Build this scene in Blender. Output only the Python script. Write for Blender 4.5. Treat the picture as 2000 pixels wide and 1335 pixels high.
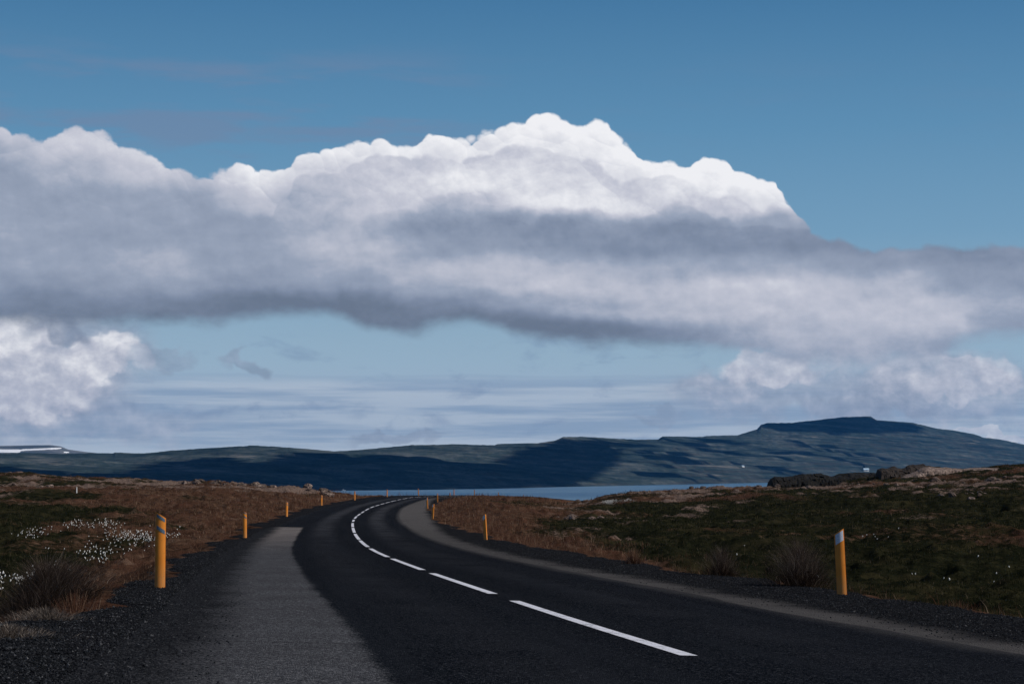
import bpy, bmesh, math, random
import numpy as np
from mathutils import Vector, Matrix

# ------------------------------------------------------------------ camera
for o in list(bpy.data.objects):
    bpy.data.objects.remove(o)
scene = bpy.context.scene
COL = scene.collection
F = 3900.0                                   # focal length in photo pixels (2000 wide)
PITCH = math.atan((915 - 667.5) / F)
cam_d = bpy.data.cameras.new('camera')
cam = bpy.data.objects.new('camera', cam_d)
COL.objects.link(cam)
cam_d.sensor_width = 36
cam_d.lens = 36 * F / 2000
cam_d.clip_start = 0.1
cam_d.clip_end = 90000
cam.location = (0, 0, 0)
cam.rotation_euler = (math.pi / 2 + PITCH, 0, 0)
scene.camera = cam
scene.view_settings.view_transform = 'Standard'
scene.view_settings.look = 'None'
scene.view_settings.gamma = 1
scene.view_settings.exposure = 0.0

SUN_EL = math.radians(38)
SUN_AZ = math.radians(98)                    # clockwise from +Y (view direction)
SUN_DIR = Vector((math.sin(SUN_AZ) * math.cos(SUN_EL), math.cos(SUN_AZ) * math.cos(SUN_EL), math.sin(SUN_EL)))


def lin(c):
    c = c / 255
    return c / 12.92 if c <= .04045 else ((c + .055) / 1.055) ** 2.4


def rgb(r, g, b):
    return (lin(r), lin(g), lin(b), 1)


# ------------------------------------------------------------------ node helper
class S:
    """a socket with arithmetic: builds math nodes in its tree"""
    def __init__(s, t, k):
        s.t, s.k = t, k

    def _m(s, op, *a, clamp=False):
        n = s.t.nodes.new('ShaderNodeMath'); n.operation = op; n.use_clamp = clamp
        for i, v in enumerate((s,) + a):
            if isinstance(v, S): s.t.links.new(v.k, n.inputs[i])
            else: n.inputs[i].default_value = v
        return S(s.t, n.outputs[0])

    def __add__(s, o): return s._m('ADD', o)
    __radd__ = __add__
    def __sub__(s, o): return s._m('SUBTRACT', o)
    def __rsub__(s, o): return (s * -1) + o
    def __mul__(s, o): return s._m('MULTIPLY', o)
    __rmul__ = __mul__
    def __truediv__(s, o): return s._m('DIVIDE', o)
    def clamp(s): return s._m('ADD', 0.0, clamp=True)
    def max(s, o): return s._m('MAXIMUM', o)
    def min(s, o): return s._m('MINIMUM', o)
    def pow(s, o): return s._m('POWER', o)
    def sqrt(s): return s._m('SQRT')
    def abs(s): return s._m('ABSOLUTE')

    def smooth(s, a, b, lo=0., hi=1.):
        n = s.t.nodes.new('ShaderNodeMapRange'); n.interpolation_type = 'SMOOTHSTEP'
        s.t.links.new(s.k, n.inputs['Value'])
        n.inputs['From Min'].default_value = a; n.inputs['From Max'].default_value = b
        n.inputs['To Min'].default_value = lo; n.inputs['To Max'].default_value = hi
        return S(s.t, n.outputs[0])

    def curve(s, pts, lo=0., hi=1.):
        """piecewise curve through (x, y); evaluated by a Float Curve node"""
        x0, x1 = pts[0][0], pts[-1][0]
        ys = [p[1] for p in pts]; y0, y1 = min(ys), max(ys)
        if y1 - y0 < 1e-6: y1 = y0 + 1e-3
        n = s.t.nodes.new('ShaderNodeFloatCurve')
        m = ((s - x0) * (1 / (x1 - x0))).clamp()
        s.t.links.new(m.k, n.inputs['Value'])
        c = n.mapping.curves[0]
        q = [((x - x0) / (x1 - x0), (y - y0) / (y1 - y0)) for x, y in pts]
        c.points[0].location = q[0]; c.points[1].location = q[-1]
        for p in q[1:-1]: c.points.new(*p)
        n.mapping.update()
        return S(s.t, n.outputs[0]) * (y1 - y0) + y0


def vec(t, x, y, z=0.0):
    n = t.nodes.new('ShaderNodeCombineXYZ')
    for i, v in enumerate((x, y, z)):
        if isinstance(v, S): t.links.new(v.k, n.inputs[i])
        else: n.inputs[i].default_value = v
    return n.outputs[0]


def noise(t, v, scale=1., detail=4., rough=.5, dist=0., lac=2., dim='3D'):
    n = t.nodes.new('ShaderNodeTexNoise'); n.noise_dimensions = dim
    t.links.new(v, n.inputs['Vector'])
    n.inputs['Scale'].default_value = scale; n.inputs['Detail'].default_value = detail
    n.inputs['Roughness'].default_value = rough; n.inputs['Distortion'].default_value = dist
    n.inputs['Lacunarity'].default_value = lac
    return S(t, n.outputs[0])


def puffs(t, v, scale=1., detail=3., rough=.5, smooth=.35, lac=2.2):
    n = t.nodes.new('ShaderNodeTexVoronoi'); n.voronoi_dimensions = '2D'; n.feature = 'SMOOTH_F1'
    t.links.new(v, n.inputs['Vector'])
    n.inputs['Scale'].default_value = scale; n.inputs['Detail'].default_value = detail
    n.inputs['Roughness'].default_value = rough; n.inputs['Smoothness'].default_value = smooth
    n.inputs['Lacunarity'].default_value = lac; n.normalize = True
    d = S(t, n.outputs['Distance'])
    return 1 - d * d * 1.6


def cmix(t, f, a, b):
    n = t.nodes.new('ShaderNodeMix'); n.data_type = 'RGBA'
    for i, v in ((0, f), (6, a), (7, b)):
        if isinstance(v, S): t.links.new(v.k, n.inputs[i])
        else: n.inputs[i].default_value = v
    return S(t, n.outputs[2])


def ramp(t, f, pts):
    n = t.nodes.new('ShaderNodeValToRGB'); e = n.color_ramp.elements
    e[0].position, e[0].color = pts[0]; e[1].position, e[1].color = pts[-1]
    for p, c in pts[1:-1]:
        k = e.new(p); k.color = c
    t.links.new(f.k, n.inputs[0])
    return S(t, n.outputs[0])


# ------------------------------------------------------------------ the sky
def sky_uv(px, py):
    """azimuth / elevation (in hundreds of photo pixels) of a place in the sky"""
    x = px - 1000; up = 667.5 - py
    y = F * math.cos(PITCH) - up * math.sin(PITCH); z = F * math.sin(PITCH) + up * math.cos(PITCH)
    return math.atan2(x, y) * F / 100, math.atan2(z, math.hypot(x, y)) * F / 100


def build_world():
    w = bpy.data.worlds.new('World'); scene.world = w; w.use_nodes = True
    t = w.node_tree; t.nodes.clear()
    out = t.nodes.new('ShaderNodeOutputWorld'); bg = t.nodes.new('ShaderNodeBackground')
    t.links.new(bg.outputs[0], out.inputs[0])
    tc = t.nodes.new('ShaderNodeTexCoord')
    sp = t.nodes.new('ShaderNodeSeparateXYZ'); t.links.new(tc.outputs['Generated'], sp.inputs[0])
    X, Y, Z = (S(t, sp.outputs[i]) for i in range(3))
    u = X._m('ARCTAN2', Y) * (F / 100)
    v = Z._m('ARCSINE') * (F / 100)
    # fine and coarse warps
    p0 = vec(t, u, v, 3.7)
    nA = noise(t, p0, .55, 5, .55); nB = noise(t, vec(t, u, v, 11.3), .55, 5, .55)
    uw = u + (nA - .5) * 1.0; vw = v + (nB - .5) * .9
    # --- clear sky
    sk = t.nodes.new('ShaderNodeTexSky'); sk.sky_type = 'NISHITA'; sk.sun_disc = False
    sk.sun_elevation = SUN_EL; sk.sun_rotation = SUN_AZ
    nm = t.nodes.new('ShaderNodeMix'); nm.data_type = 'RGBA'; nm.blend_type = 'MULTIPLY'
    nm.inputs[0].default_value = 1; t.links.new(sk.outputs[0], nm.inputs[6]); nm.inputs[7].default_value = (.034, .046, .062, 1)
    nish = S(t, nm.outputs[2])
    e = (v / 12.).clamp()
    base = ramp(t, e, [(0, rgb(188, 200, 216)), (.09, rgb(172, 188, 208)), (.17, rgb(158, 184, 203)), (.25, rgb(144, 175, 197)),
                       (.38, rgb(118, 159, 189)), (.55, rgb(95, 143, 179)), (.76, rgb(70, 120, 161)), (1, rgb(52, 100, 142))])
    col = cmix(t, v.smooth(12, 24), base, nish)
    # darker corners of the clear sky, away from the anti-solar glow
    # --- faint high streaks
    n1 = noise(t, vec(t, u * .25, v * 1.6, 5.), 1.0, 4, .6)
    st = n1.smooth(.46, .66) * v.smooth(5.6, 6.4) * v.smooth(8.4, 7.4)
    st = st * u.curve([(-12, 1), (-3, 1), (0, .25), (12, .12)])
    col = cmix(t, st * .55, col, rgb(116, 134, 164))
    # --- low far deck of thin cloud
    n2 = noise(t, vec(t, u * .16, v * 1.5, 8.), 1.3, 5, .6)
    edge = 1.82 + (n2 - .5) * .30 + (nA - .5) * .12
    deck = (edge - v).smooth(-.06, .30)
    n3 = noise(t, vec(t, u * .12, v * 2.2, 2.), 1.5, 4, .6)
    dcol = cmix(t, n3.smooth(.38, .62), rgb(148, 169, 193), rgb(182, 196, 211))
    dcol = cmix(t, v.smooth(.55, .1), dcol, rgb(188, 202, 216))
    col = cmix(t, deck * .95, col, dcol)
    col = cmix(t, (edge - v).smooth(-.03, .03) * (edge - v).smooth(.2, .03) * .12, col, rgb(108, 136, 168))
    # --- small ragged grey scraps
    n4 = noise(t, vec(t, u * .8, v * 1.7, 21.), .85, 7, .62, .3)
    sc = n4.smooth(.53, .70) * v.smooth(.3, .6) * v.smooth(3.2, 2.3)
    col = cmix(t, sc * .40, col, rgb(118, 140, 172))

    # --- tone of lit cloud from a number 0..1 (0 darkest underside, 1 sunlit crown)
    def tone(l):
        return ramp(t, l, [(0, rgb(110, 122, 140)), (.25, rgb(131, 143, 164)), (.5, rgb(157, 167, 186)),
                           (.75, rgb(200, 202, 214)), (.9, rgb(228, 229, 235)), (1, rgb(245, 245, 248))])

    # --- puffs: nested domes, each shaded from the upper right
    LX, LY = .45, .9

    def domes(sx, sy, k0=1.0, stretch=1.15, w=.35):
        pu = (u + (nA - .5) * w + sx); pv = (v + (nB - .5) * w) * stretch + sy
        hh = ss = None
        for sc, ah, as_ in ((k0, .52, .50), (k0 * 2.3, .28, .34), (k0 * 5.2, .10, .14)):
            n = t.nodes.new('ShaderNodeTexVoronoi'); n.voronoi_dimensions = '2D'; n.feature = 'F1'
            t.links.new(vec(t, pu + sc * 3.1, pv + sc * 1.7), n.inputs['Vector']); n.inputs['Scale'].default_value = sc
            sp_ = t.nodes.new('ShaderNodeSeparateXYZ'); t.links.new(n.outputs['Position'], sp_.inputs[0])
            d = S(t, n.outputs['Distance'])
            ox = (pu + sc * 3.1 - S(t, sp_.outputs[0])) * sc; oy = (pv + sc * 1.7 - S(t, sp_.outputs[1])) * sc
            h1 = 1 - d * d * 1.7; s1 = (ox * LX + oy * LY)
            hh = h1 * ah if hh is None else hh + h1 * ah
            ss = s1 * as_ if ss is None else ss + s1 * as_
        return hh, ss
    H, rel = domes(0, 0, .95)
    fl = noise(t, vec(t, u, v * 1.25, 40.), 1.6, 7, .58)
    fl2 = noise(t, vec(t, u + .10, (v + .17) * 1.25, 40.), 1.6, 7, .58)
    rn = fl - fl2                       # soft relief of the diffuse parts

    # --- main cloud: table of tones, rows by height, columns every 100 photo px
    rows = {
        245: [200, 195, 190, 195, 200, 215, 215, 215, 215, 212, 222, 232, 232, 232, 230, 225, 150, 140, 135, 135, 135],
        300: [166, 194, 200, 200, 204, 218, 216, 214, 214, 212, 216, 224, 230, 232, 232, 228, 150, 140, 135, 135, 135],
        350: [152, 172, 176, 194, 190, 218, 200, 208, 214, 217, 219, 216, 219, 221, 227, 230, 160, 140, 135, 135, 135],
        400: [157, 155, 156, 157, 158, 186, 180, 188, 190, 182, 198, 212, 208, 190, 184, 214, 150, 138, 135, 135, 135],
        440: [158, 156, 154, 155, 152, 153, 172, 172, 150, 140, 142, 143, 150, 138, 142, 148, 146, 136, 132, 132, 132],
        480: [157, 158, 156, 155, 153, 155, 172, 178, 165, 153, 153, 141, 136, 134, 136, 136, 134, 130, 127, 128, 130],
        520: [156, 157, 160, 172, 156, 155, 168, 177, 181, 184, 182, 178, 172, 168, 166, 165, 156, 150, 142, 136, 136],
        560: [146, 145, 147, 156, 146, 146, 151, 151, 160, 176, 184, 190, 192, 193, 196, 196, 191, 186, 166, 150, 149],
        600: [130, 128, 125, 126, 120, 113, 110, 112, 122, 138, 150, 164, 174, 180, 188, 193, 193, 193, 192, 176, 163],
        640: [112, 112, 110, 112, 110, 106, 103, 102, 104, 104, 104, 108, 118, 132, 150, 172, 184, 193, 192, 160, 148],
        690: [112, 112, 112, 112, 112, 112, 112, 108, 106, 106, 106, 104, 108, 118, 135, 158, 168, 175, 168, 150, 148]}

    def tone_no(g):     # photo grey -> 0..1 of the tone ramp
        return float(np.interp(g, [110, 134, 160, 197, 224, 241], [0, .25, .5, .75, .9, 1]))
    keys = sorted(rows)
    vs = [sky_uv(1000, k)[1] for k in keys]
    lum = None
    for i, k in enumerate(keys):
        pts = [(sky_uv(100 * j, k)[0], tone_no(g)) for j, g in enumerate(rows[k])]
        pts = [(-25, pts[3][1]), (-15, pts[1][1])] + pts + [(15, pts[-2][1]), (25, pts[-1][1])]
        c = uw.curve(pts)
        if i == 0: tri = vw.smooth(vs[1], vs[0])
        elif i == len(keys) - 1: tri = vw.smooth(vs[-2], vs[-1])
        else: tri = vw.smooth(vs[i - 1], vs[i]) if False else (vw.smooth(vs[i + 1], vs[i]) - vw.smooth(vs[i], vs[i - 1]))
        lum = c * tri if lum is None else lum + c * tri
    top = [(0, 252), (30, 264), (90, 264), (150, 245), (200, 253), (228, 282), (290, 303), (330, 309), (370, 332), (400, 346),
           (450, 325), (500, 318), (545, 334), (570, 318), (620, 300), (680, 283), (740, 278), (780, 286), (815, 280), (850, 258),
           (900, 260), (940, 262), (985, 250), (1020, 240), (1080, 228), (1120, 235), (1165, 238), (1205, 270), (1235, 280),
           (1255, 302), (1300, 308), (1345, 320), (1380, 308), (1440, 328), (1480, 348), (1510, 352), (1535, 385), (1548, 412),
           (1580, 440), (1640, 466), (1740, 490), (1850, 480), (1920, 488), (2000, 486)]
    bot = [(0, 622), (130, 622), (300, 622), (440, 616), (600, 607), (700, 625), (780, 640), (850, 624), (920, 622), (1000, 645),
           (1100, 660), (1300, 665), (1400, 670), (1500, 686), (1600, 697), (1700, 700), (1800, 692), (1850, 672), (1880, 656), (2000, 646)]
    mid = [(0, 300), (60, 300), (160, 330), (280, 330), (380, 380), (430, 400), (520, 425), (560, 352), (620, 345), (700, 315), (760, 305), (850, 292), (950, 292),
           (1040, 284), (1100, 300), (1150, 306), (1190, 330), (1240, 346), (1300, 342), (1350, 356), (1400, 372), (1460, 402), (1530, 440), (1620, 470), (2000, 500)]
    low = [(0, 400), (200, 380), (420, 400), (520, 440), (600, 470), (700, 430), (800, 408), (860, 388), (900, 378), (960, 392), (1010, 402), (1060, 425),
           (1140, 404), (1180, 420), (1250, 428), (1330, 396), (1400, 408), (1500, 432), (1580, 446), (1700, 484), (2000, 500)]

    def line(pts):
        q = [sky_uv(*p) for p in pts]
        q = [(-30, q[0][1] + .3), (-16, q[0][1] - .3)] + q + [(16, q[-1][1] - .4), (30, q[-1][1] + .4)]
        return q
    bump_amp = u.curve([(-12, .32), (-5, .42), (-1, .44), (1, .30), (2.2, .36), (5.4, .42), (6.5, .16), (12, .14)])
    T = u.curve(line(top)) + (H - .64) * bump_amp + (fl - .5) * u.curve([(-12, .35), (-5.5, .3), (-4.5, .16), (5.3, .16), (6, .35), (12, .45)])
    soft = u.curve([(-12, .09), (-6, .10), (-5, .08), (5.2, .075), (6.3, .14), (12, .16)])
    dT = T - v
    a_top = (dT / soft + .5).clamp()
    a_top = a_top.smooth(0, 1)
    nb = noise(t, vec(t, u * .7, v * 1.3, 60.), 1.1, 6, .6)
    B = u.curve(line(bot)) + (nb - .5) * .55 - .10
    a_bot = (v - B).smooth(-.14, .22)
    am = a_top * a_bot
    crisp = (v.smooth(4.3, 5.2) * u.curve([(-12, .5), (-6, .55), (-5.2, .75), (-3.5, 1), (5.3, 1), (6.2, .2), (12, .15)]))
    streak = noise(t, vec(t, u * .45 + nA * .6, v * 1.9 + nB * .5, 77.), 1.0, 5, .58)
    fine_ = noise(t, vec(t, u, v * 1.2, 91.), 4.5, 6, .62)
    T0 = u.curve(line(top)); T1 = u.curve(line(low)); Tm = u.curve(line(mid))
    rim = dT.smooth(.55, .02) * u.curve([(-12, .3), (-6, .3), (-5, .7), (5.2, 1), (5.8, .1), (12, 0)])
    l0 = lum + (fl - .5) * .07 + (fine_ - .5) * .06 + (streak - .5) * v.smooth(5.2, 4.4) * .30
    l = l0 + rn * .24 + rel * (crisp * .10 + .02) + rim * .12
    wide = u.curve([(-12, .1), (-5.2, .35), (-4.4, 1), (4.9, 1), (5.8, .25), (12, 0)])
    # (height between the two inner lines, seed, bump, edge softness, step down in tone, depth over which it recovers)
    for k, (q, sh, am_, sf, stp, dep) in enumerate(((.0, 11., .42, .07, .080, .8), (.45, 23., .50, .12, .035, .6))):
        hk, sk_ = domes(sh, sh * .7, .8 + .15 * k)
        dk = Tm * (1 - q) + T1 * q + (hk - .68) * am_ * 1.15 + (fl - .5) * .12 - v
        mk = dk.smooth(-.02, sf) * crisp * wide
        lk = l0 + rn * .22 + sk_ * .08 + (fine_ - .5) * .13 - dk.smooth(dep, .0) * stp
        l = l * (1 - mk) + lk * mk
    hk, sk_ = domes(37., 29., .85, 1.3, .6)
    dk = T1 + (hk - .66) * .55 + (fl - .5) * .30 + (nB - .5) * .3 - v
    band = u.curve([(-12, 0), (-4.8, .0), (-3.6, .25), (-2.2, .7), (-1, 1), (-.2, .75), (.4, 1), (5, 1), (6.4, .2), (12, 0)])
    l = l + (dk.smooth(-.75, -.15) * dk.smooth(.05, -.10) * .11 - dk.smooth(-.06, .16) * dk.smooth(.95, .2) * .06 + sk_ * dk.smooth(0, .2) * dk.smooth(.9, .3) * .05) * band
    ccol = tone(l.clamp())
    col_main, am_main = ccol, am

    # --- lower cumulus on both sides, soft blobs: (px, py, rx, ry, tone, strength)
    def blobs(col, items, sft=.55):
        for (px, py, rx, ry, g, a) in items:
            sft = .30 if g > 185 else .6
            cu, cv = sky_uv(px, py)
            du = (u + (nA - .5) * 1.3 + (fl - .5) * .5 - cu) * (100. / rx)
            dv = (v + (nB - .5) * 1.1 + (H - .6) * .55 + (fl - .5) * .35 - cv) * (100. / ry)
            d = (du * du + dv * dv).sqrt()
            m = d.smooth(1 + sft * .5, 1 - sft * .5) * a
            tn = (rel * .05 + rn * .6 + (fl - .5) * .15 + (fl - .5) * .2 + tone_no(g)).clamp()
            col = cmix(t, m, col, tone(tn))
        return col
    col = blobs(col, [
        (150, 830, 240, 45, 172, .45), (40, 760, 190, 60, 182, .6),
        (120, 700, 165, 95, 160, .75), (25, 655, 85, 45, 222, .9), (200, 695, 70, 45, 218, .9), (70, 745, 120, 60, 200, .8),
        (110, 655, 55, 28, 146, .8), (240, 715, 45, 22, 190, .5),
        (1560, 770, 260, 60, 160, .55), (1850, 760, 190, 70, 165, .6), (1500, 715, 95, 42, 196, .8), (1420, 760, 80, 28, 176, .5),
        (1780, 735, 80, 42, 176, .6), (1900, 745, 90, 38, 192, .65), (1940, 725, 45, 30, 200, .5), (1600, 690, 120, 26, 175, .5),
        (1950, 850, 70, 10, 212, .6), (1290, 825, 60, 12, 145, .35), (770, 855, 90, 16, 145, .5), (1700, 800, 150, 22, 148, .4),
        (480, 722, 40, 18, 140, .5), (330, 712, 50, 16, 145, .4)])
    col = cmix(t, am_main, col, col_main)
    # beyond the frame, behind and overhead, scattered fair-weather cloud
    n5 = noise(t, vec(t, X * 3, Y * 3, Z * 6), 1.2, 6, .55)
    hi = n5.smooth(.52, .66) * v.smooth(13, 18)
    col = cmix(t, hi * .35, col, rgb(170, 180, 200))
    col = cmix(t, v.smooth(-.3, -2), col, rgb(60, 80, 95))
    t.links.new(col.k, bg.inputs['Color'])
    bg.inputs['Strength'].default_value = 1.0


build_world()
sun_d = bpy.data.lights.new('sun', 'SUN'); sun = bpy.data.objects.new('sun', sun_d); COL.objects.link(sun)
sun_d.energy = 4.2; sun_d.angle = math.radians(.53); sun_d.color = (1, .93, .84)
sun.rotation_euler = SUN_DIR.to_track_quat('Z', 'Y').to_euler()
sun.location = (300, -100, 500)

# ------------------------------------------------------------------ numeric helpers
def vnoise(x, y, seed=0):
    xi = np.floor(x).astype(np.int64); yi = np.floor(y).astype(np.int64)
    fx = x - xi; fy = y - yi
    fx = fx * fx * fx * (fx * (fx * 6 - 15) + 10); fy = fy * fy * fy * (fy * (fy * 6 - 15) + 10)

    def h(a, b):
        n = (a * 374761393 + b * 668265263 + seed * 974711) & 0xffffffff
        n = ((n ^ (n >> 13)) * 1274126177) & 0xffffffff
        n = (n ^ (n >> 16)) & 0xffffffff
        return n / 4294967295.0
    a = h(xi, yi); b = h(xi + 1, yi); c = h(xi, yi + 1); d = h(xi + 1, yi + 1)
    return (a + (b - a) * fx) * (1 - fy) + (c + (d - c) * fx) * fy - .5


def fbm(x, y, octv=4, seed=0, gain=.5):
    r = 0; a = 1.
    for i in range(octv):
        r = r + a * vnoise(x * 2 ** i + 17.3 * i, y * 2 ** i - 9.1 * i, seed + i); a *= gain
    return r


def sstep(a, b, x):
    t = np.clip((x - a) / (b - a), 0, 1)
    return t * t * (3 - 2 * t)


def herm(xk, yk, x):
    xk = np.asarray(xk, float); yk = np.asarray(yk, float)
    m = np.gradient(yk, xk); xc = np.clip(x, xk[0], xk[-1])
    i = np.clip(np.searchsorted(xk, xc) - 1, 0, len(xk) - 2)
    h = xk[i + 1] - xk[i]; t = (xc - xk[i]) / h
    return (2*t**3 - 3*t**2 + 1)*yk[i] + (t**3 - 2*t**2 + t)*h*m[i] + (-2*t**3 + 3*t**2)*yk[i+1] + (t**3 - t**2)*h*m[i+1]


def mesh_np(name, verts, faces, mat, attrs=None, smooth=True, parent=None):
    """verts (n,3), faces (m,k) arrays -> linked object"""
    me = bpy.data.meshes.new(name)
    verts = np.asarray(verts, np.float32); faces = np.asarray(faces, np.int32)
    me.vertices.add(len(verts)); me.vertices.foreach_set('co', verts.ravel())
    m, k = faces.shape
    me.loops.add(m * k); me.loops.foreach_set('vertex_index', faces.ravel())
    me.polygons.add(m); me.polygons.foreach_set('loop_start', np.arange(0, m * k, k, dtype=np.int32))
    me.polygons.foreach_set('use_smooth', np.full(m, smooth, dtype=bool))
    me.update(calc_edges=True)
    for an, arr in (attrs or {}).items():
        arr = np.asarray(arr, np.float32)
        if arr.ndim == 1:
            a = me.attributes.new(an, 'FLOAT', 'POINT'); a.data.foreach_set('value', arr)
        else:
            a = me.attributes.new(an, 'FLOAT_VECTOR', 'POINT'); a.data.foreach_set('vector', arr.ravel())
    me.validate()
    if mat: me.materials.append(mat)
    o = bpy.data.objects.new(name, me); COL.objects.link(o)
    if parent: o.parent = parent
    return o


def tag(o, label=None, cat=None, group=None, kind=None):
    if label: o['label'] = label
    if cat: o['category'] = cat
    if group: o['group'] = group
    if kind: o['kind'] = kind
    return o


def grid_faces(nu, nv, wrap=False):
    """index = i*nv + j"""
    i = np.arange(nu if wrap else nu - 1); j = np.arange(nv - 1)
    I, J = np.meshgrid(i, j, indexing='ij'); I2 = (I + 1) % nu
    return np.stack([I * nv + J, I2 * nv + J, I2 * nv + J + 1, I * nv + J + 1], -1).reshape(-1, 4)


# ------------------------------------------------------------------ materials
def mat_new(name, rough=.9, spec=.2):
    m = bpy.data.materials.new(name); m.use_nodes = True
    t = m.node_tree; b = t.nodes['Principled BSDF']
    b.inputs['Roughness'].default_value = rough; b.inputs['Specular IOR Level'].default_value = spec
    return m, t, b


def attr(t, name):
    n = t.nodes.new('ShaderNodeAttribute'); n.attribute_name = name
    return n


def objco(t):
    return t.nodes.new('ShaderNodeTexCoord').outputs['Object']


def bump(t, b, h, dist, strength=1.):
    n = t.nodes.new('ShaderNodeBump'); n.inputs['Distance'].default_value = dist; n.inputs['Strength'].default_value = strength
    t.links.new(h.k, n.inputs['Height']); t.links.new(n.outputs[0], b.inputs['Normal'])


def plain(name, c, rough=.6, spec=.3, var=0., scale=20., metal=0.):
    m, t, b = mat_new(name, rough, spec); b.inputs['Metallic'].default_value = metal
    c = tuple(c) + (1,)
    if var:
        n = noise(t, objco(t), scale, 4, .6)
        k = cmix(t, n.smooth(.35, .65), tuple(x * (1 - var) for x in c[:3]) + (1,), tuple(min(1, x * (1 + var)) for x in c[:3]) + (1,))
        t.links.new(k.k, b.inputs['Base Color'])
    else: b.inputs['Base Color'].default_value = c
    return m


# ------------------------------------------------------------------ road line (metres, camera at the origin)
RK = [-120, -60, -20, 4, 12, 20, 30, 42, 56, 75, 100, 125, 150, 175, 200, 225, 250, 272, 285, 300, 315, 330, 351, 376, 405, 440, 500, 600, 800]
RX = [9, 7.5, 4.9, 2.507, 1.60, 0.67, -0.65, -2.112, -3.776, -5.723, -7.948, -9.805, -11.216, -12.325, -12.967, -13.356, -13.5, -13.2, -12.3, -10.0,
      -7.6, -5.2, -1.9, 2.0, 7.0, 13.3, 25, 48, 100]
RZ = [-.2, -.55, -.85, -1.05, -1.285, -1.525, -1.746, -2.029, -2.321, -2.635, -2.866, -3.088, -3.267, -3.385, -3.508, -3.618, -3.735, -3.85, -3.95, -4.08,
      -4.25, -4.43, -4.72, -5.35, -6.2, -7.1, -9, -12.5, -22]
RB = [-.02, -.02, -.02, -.022, -.022, -.02, -.014, -.012, -.008, -.010, -.02, -.02, -.022, -.026, -.03, -.028, -.027, -.027, -.027, -.026, -.025, -.023,
      -.02, -.02, -.02, -.02, -.02, -.02, -.02]


def road_xzb(y):
    x = herm(RK, RX, y); dx = (herm(RK, RX, y + .5) - herm(RK, RX, y - .5))
    return x, herm(RK, RZ, y), herm(RK, RB, y), np.sqrt(1 + dx * dx)


def road_pt(y, off, lift=0.):
    x, z, b, L = road_xzb(y)
    return x + off * L, y, z + b * off + lift


# natural ground heights: columns = azimuth (photo px), rows = distance
GD = np.array([3, 10, 16, 25, 40, 60, 90, 130, 180, 240, 300, 360, 420, 520, 700, 1000, 1800.])
GC = {
    -800: [-1.3, -1.5, -1.9, -2.3, -2.6, -2.6, -2.4, -2.0, -1.5, -.8, -.2, .5, 1, 2, 1, -8, -80],
    -300: [-1.2, -1.4, -1.8, -2.3, -2.7, -2.7, -2.5, -2.2, -1.8, -1.3, -.9, -.55, -.7, -3, -12, -35, -80],
    0:    [-1.2, -1.3, -1.6, -2.1, -2.6, -2.65, -2.5, -2.3, -2.0, -1.55, -1.2, -1.02, -1.6, -5, -15, -38, -80],
    200:  [-1.2, -1.3, -1.6, -2.2, -2.6, -2.65, -2.55, -2.4, -2.1, -1.75, -1.6, -2.0, -3.5, -7, -17, -40, -80],
    400:  [-1.2, -1.35, -1.7, -2.2, -2.5, -2.6, -2.6, -2.5, -2.3, -1.85, -2.25, -4, -6.5, -10, -20, -40, -80],
    560:  [-1.2, -1.4, -1.7, -2.2, -2.5, -2.65, -2.8, -3.0, -2.8, -2.25, -3.2, -5, -7.5, -11, -21, -41, -80],
    640:  [-1.2, -1.4, -1.7, -2.2, -2.5, -2.7, -2.9, -3.1, -3.1, -2.85, -4.4, -6.5, -9, -13, -22, -42, -80],
    700:  [-1.2, -1.4, -1.8, -2.2, -2.5, -2.7, -2.9, -3.1, -3.3, -3.55, -4.3, -6, -9, -14, -24, -43, -80],
    800:  [-1.2, -1.4, -1.8, -2.2, -2.5, -2.7, -2.9, -3.2, -3.5, -3.8, -4.4, -6, -8.5, -14, -25, -44, -80],
    880:  [-1.2, -1.4, -1.8, -2.2, -2.5, -2.7, -2.9, -3.2, -3.55, -3.85, -4.4, -5.3, -8, -14, -25, -44, -80],
    940:  [-1.2, -1.5, -1.9, -2.3, -2.6, -2.7, -2.95, -3.15, -3.25, -3.45, -4.35, -5.2, -7.5, -13, -25, -44, -80],
    1030: [-1.2, -1.5, -1.9, -2.3, -2.6, -2.8, -3.0, -3.15, -3.3, -3.75, -4.6, -5.7, -7, -12, -25, -44, -80],
    1110: [-1.3, -1.6, -2.0, -2.4, -2.7, -2.9, -3.1, -3.35, -3.65, -4.3, -5.4, -6.8, -8.2, -12, -25, -44, -80],
    1250: [-1.3, -1.7, -2.1, -2.4, -2.75, -3.0, -3.25, -3.45, -3.55, -3.3, -3.45, -4.3, -6, -11, -25, -44, -80],
    1400: [-1.3, -1.7, -2.1, -2.4, -2.8, -3.0, -3.15, -3.25, -3.25, -2.95, -3.05, -3.7, -5.3, -10, -24, -44, -80],
    1560: [-1.3, -1.7, -2.1, -2.4, -2.8, -2.95, -3.0, -3.0, -2.8, -2.7, -2.95, -3.4, -4.8, -9, -22, -42, -80],
    1750: [-1.3, -1.8, -2.2, -2.5, -2.8, -2.9, -2.9, -2.7, -2.2, -1.9, -1.4, -1.05, -2.2, -7, -20, -42, -80],
    2000: [-1.3, -1.8, -2.2, -2.5, -2.8, -2.9, -2.75, -2.3, -1.5, -.8, -.1, .45, .8, -2, -12, -36, -80],
    2300: [-1.3, -1.8, -2.2, -2.5, -2.7, -2.7, -2.4, -1.8, -.8, .3, 1.4, 2.2, 2.6, 1, -8, -30, -80],
    2900: [-1.3, -1.8, -2.2, -2.5, -2.5, -2.3, -1.8, -1, 0, 2, 4, 5, 6, 6, 2, -10, -80]}
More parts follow.
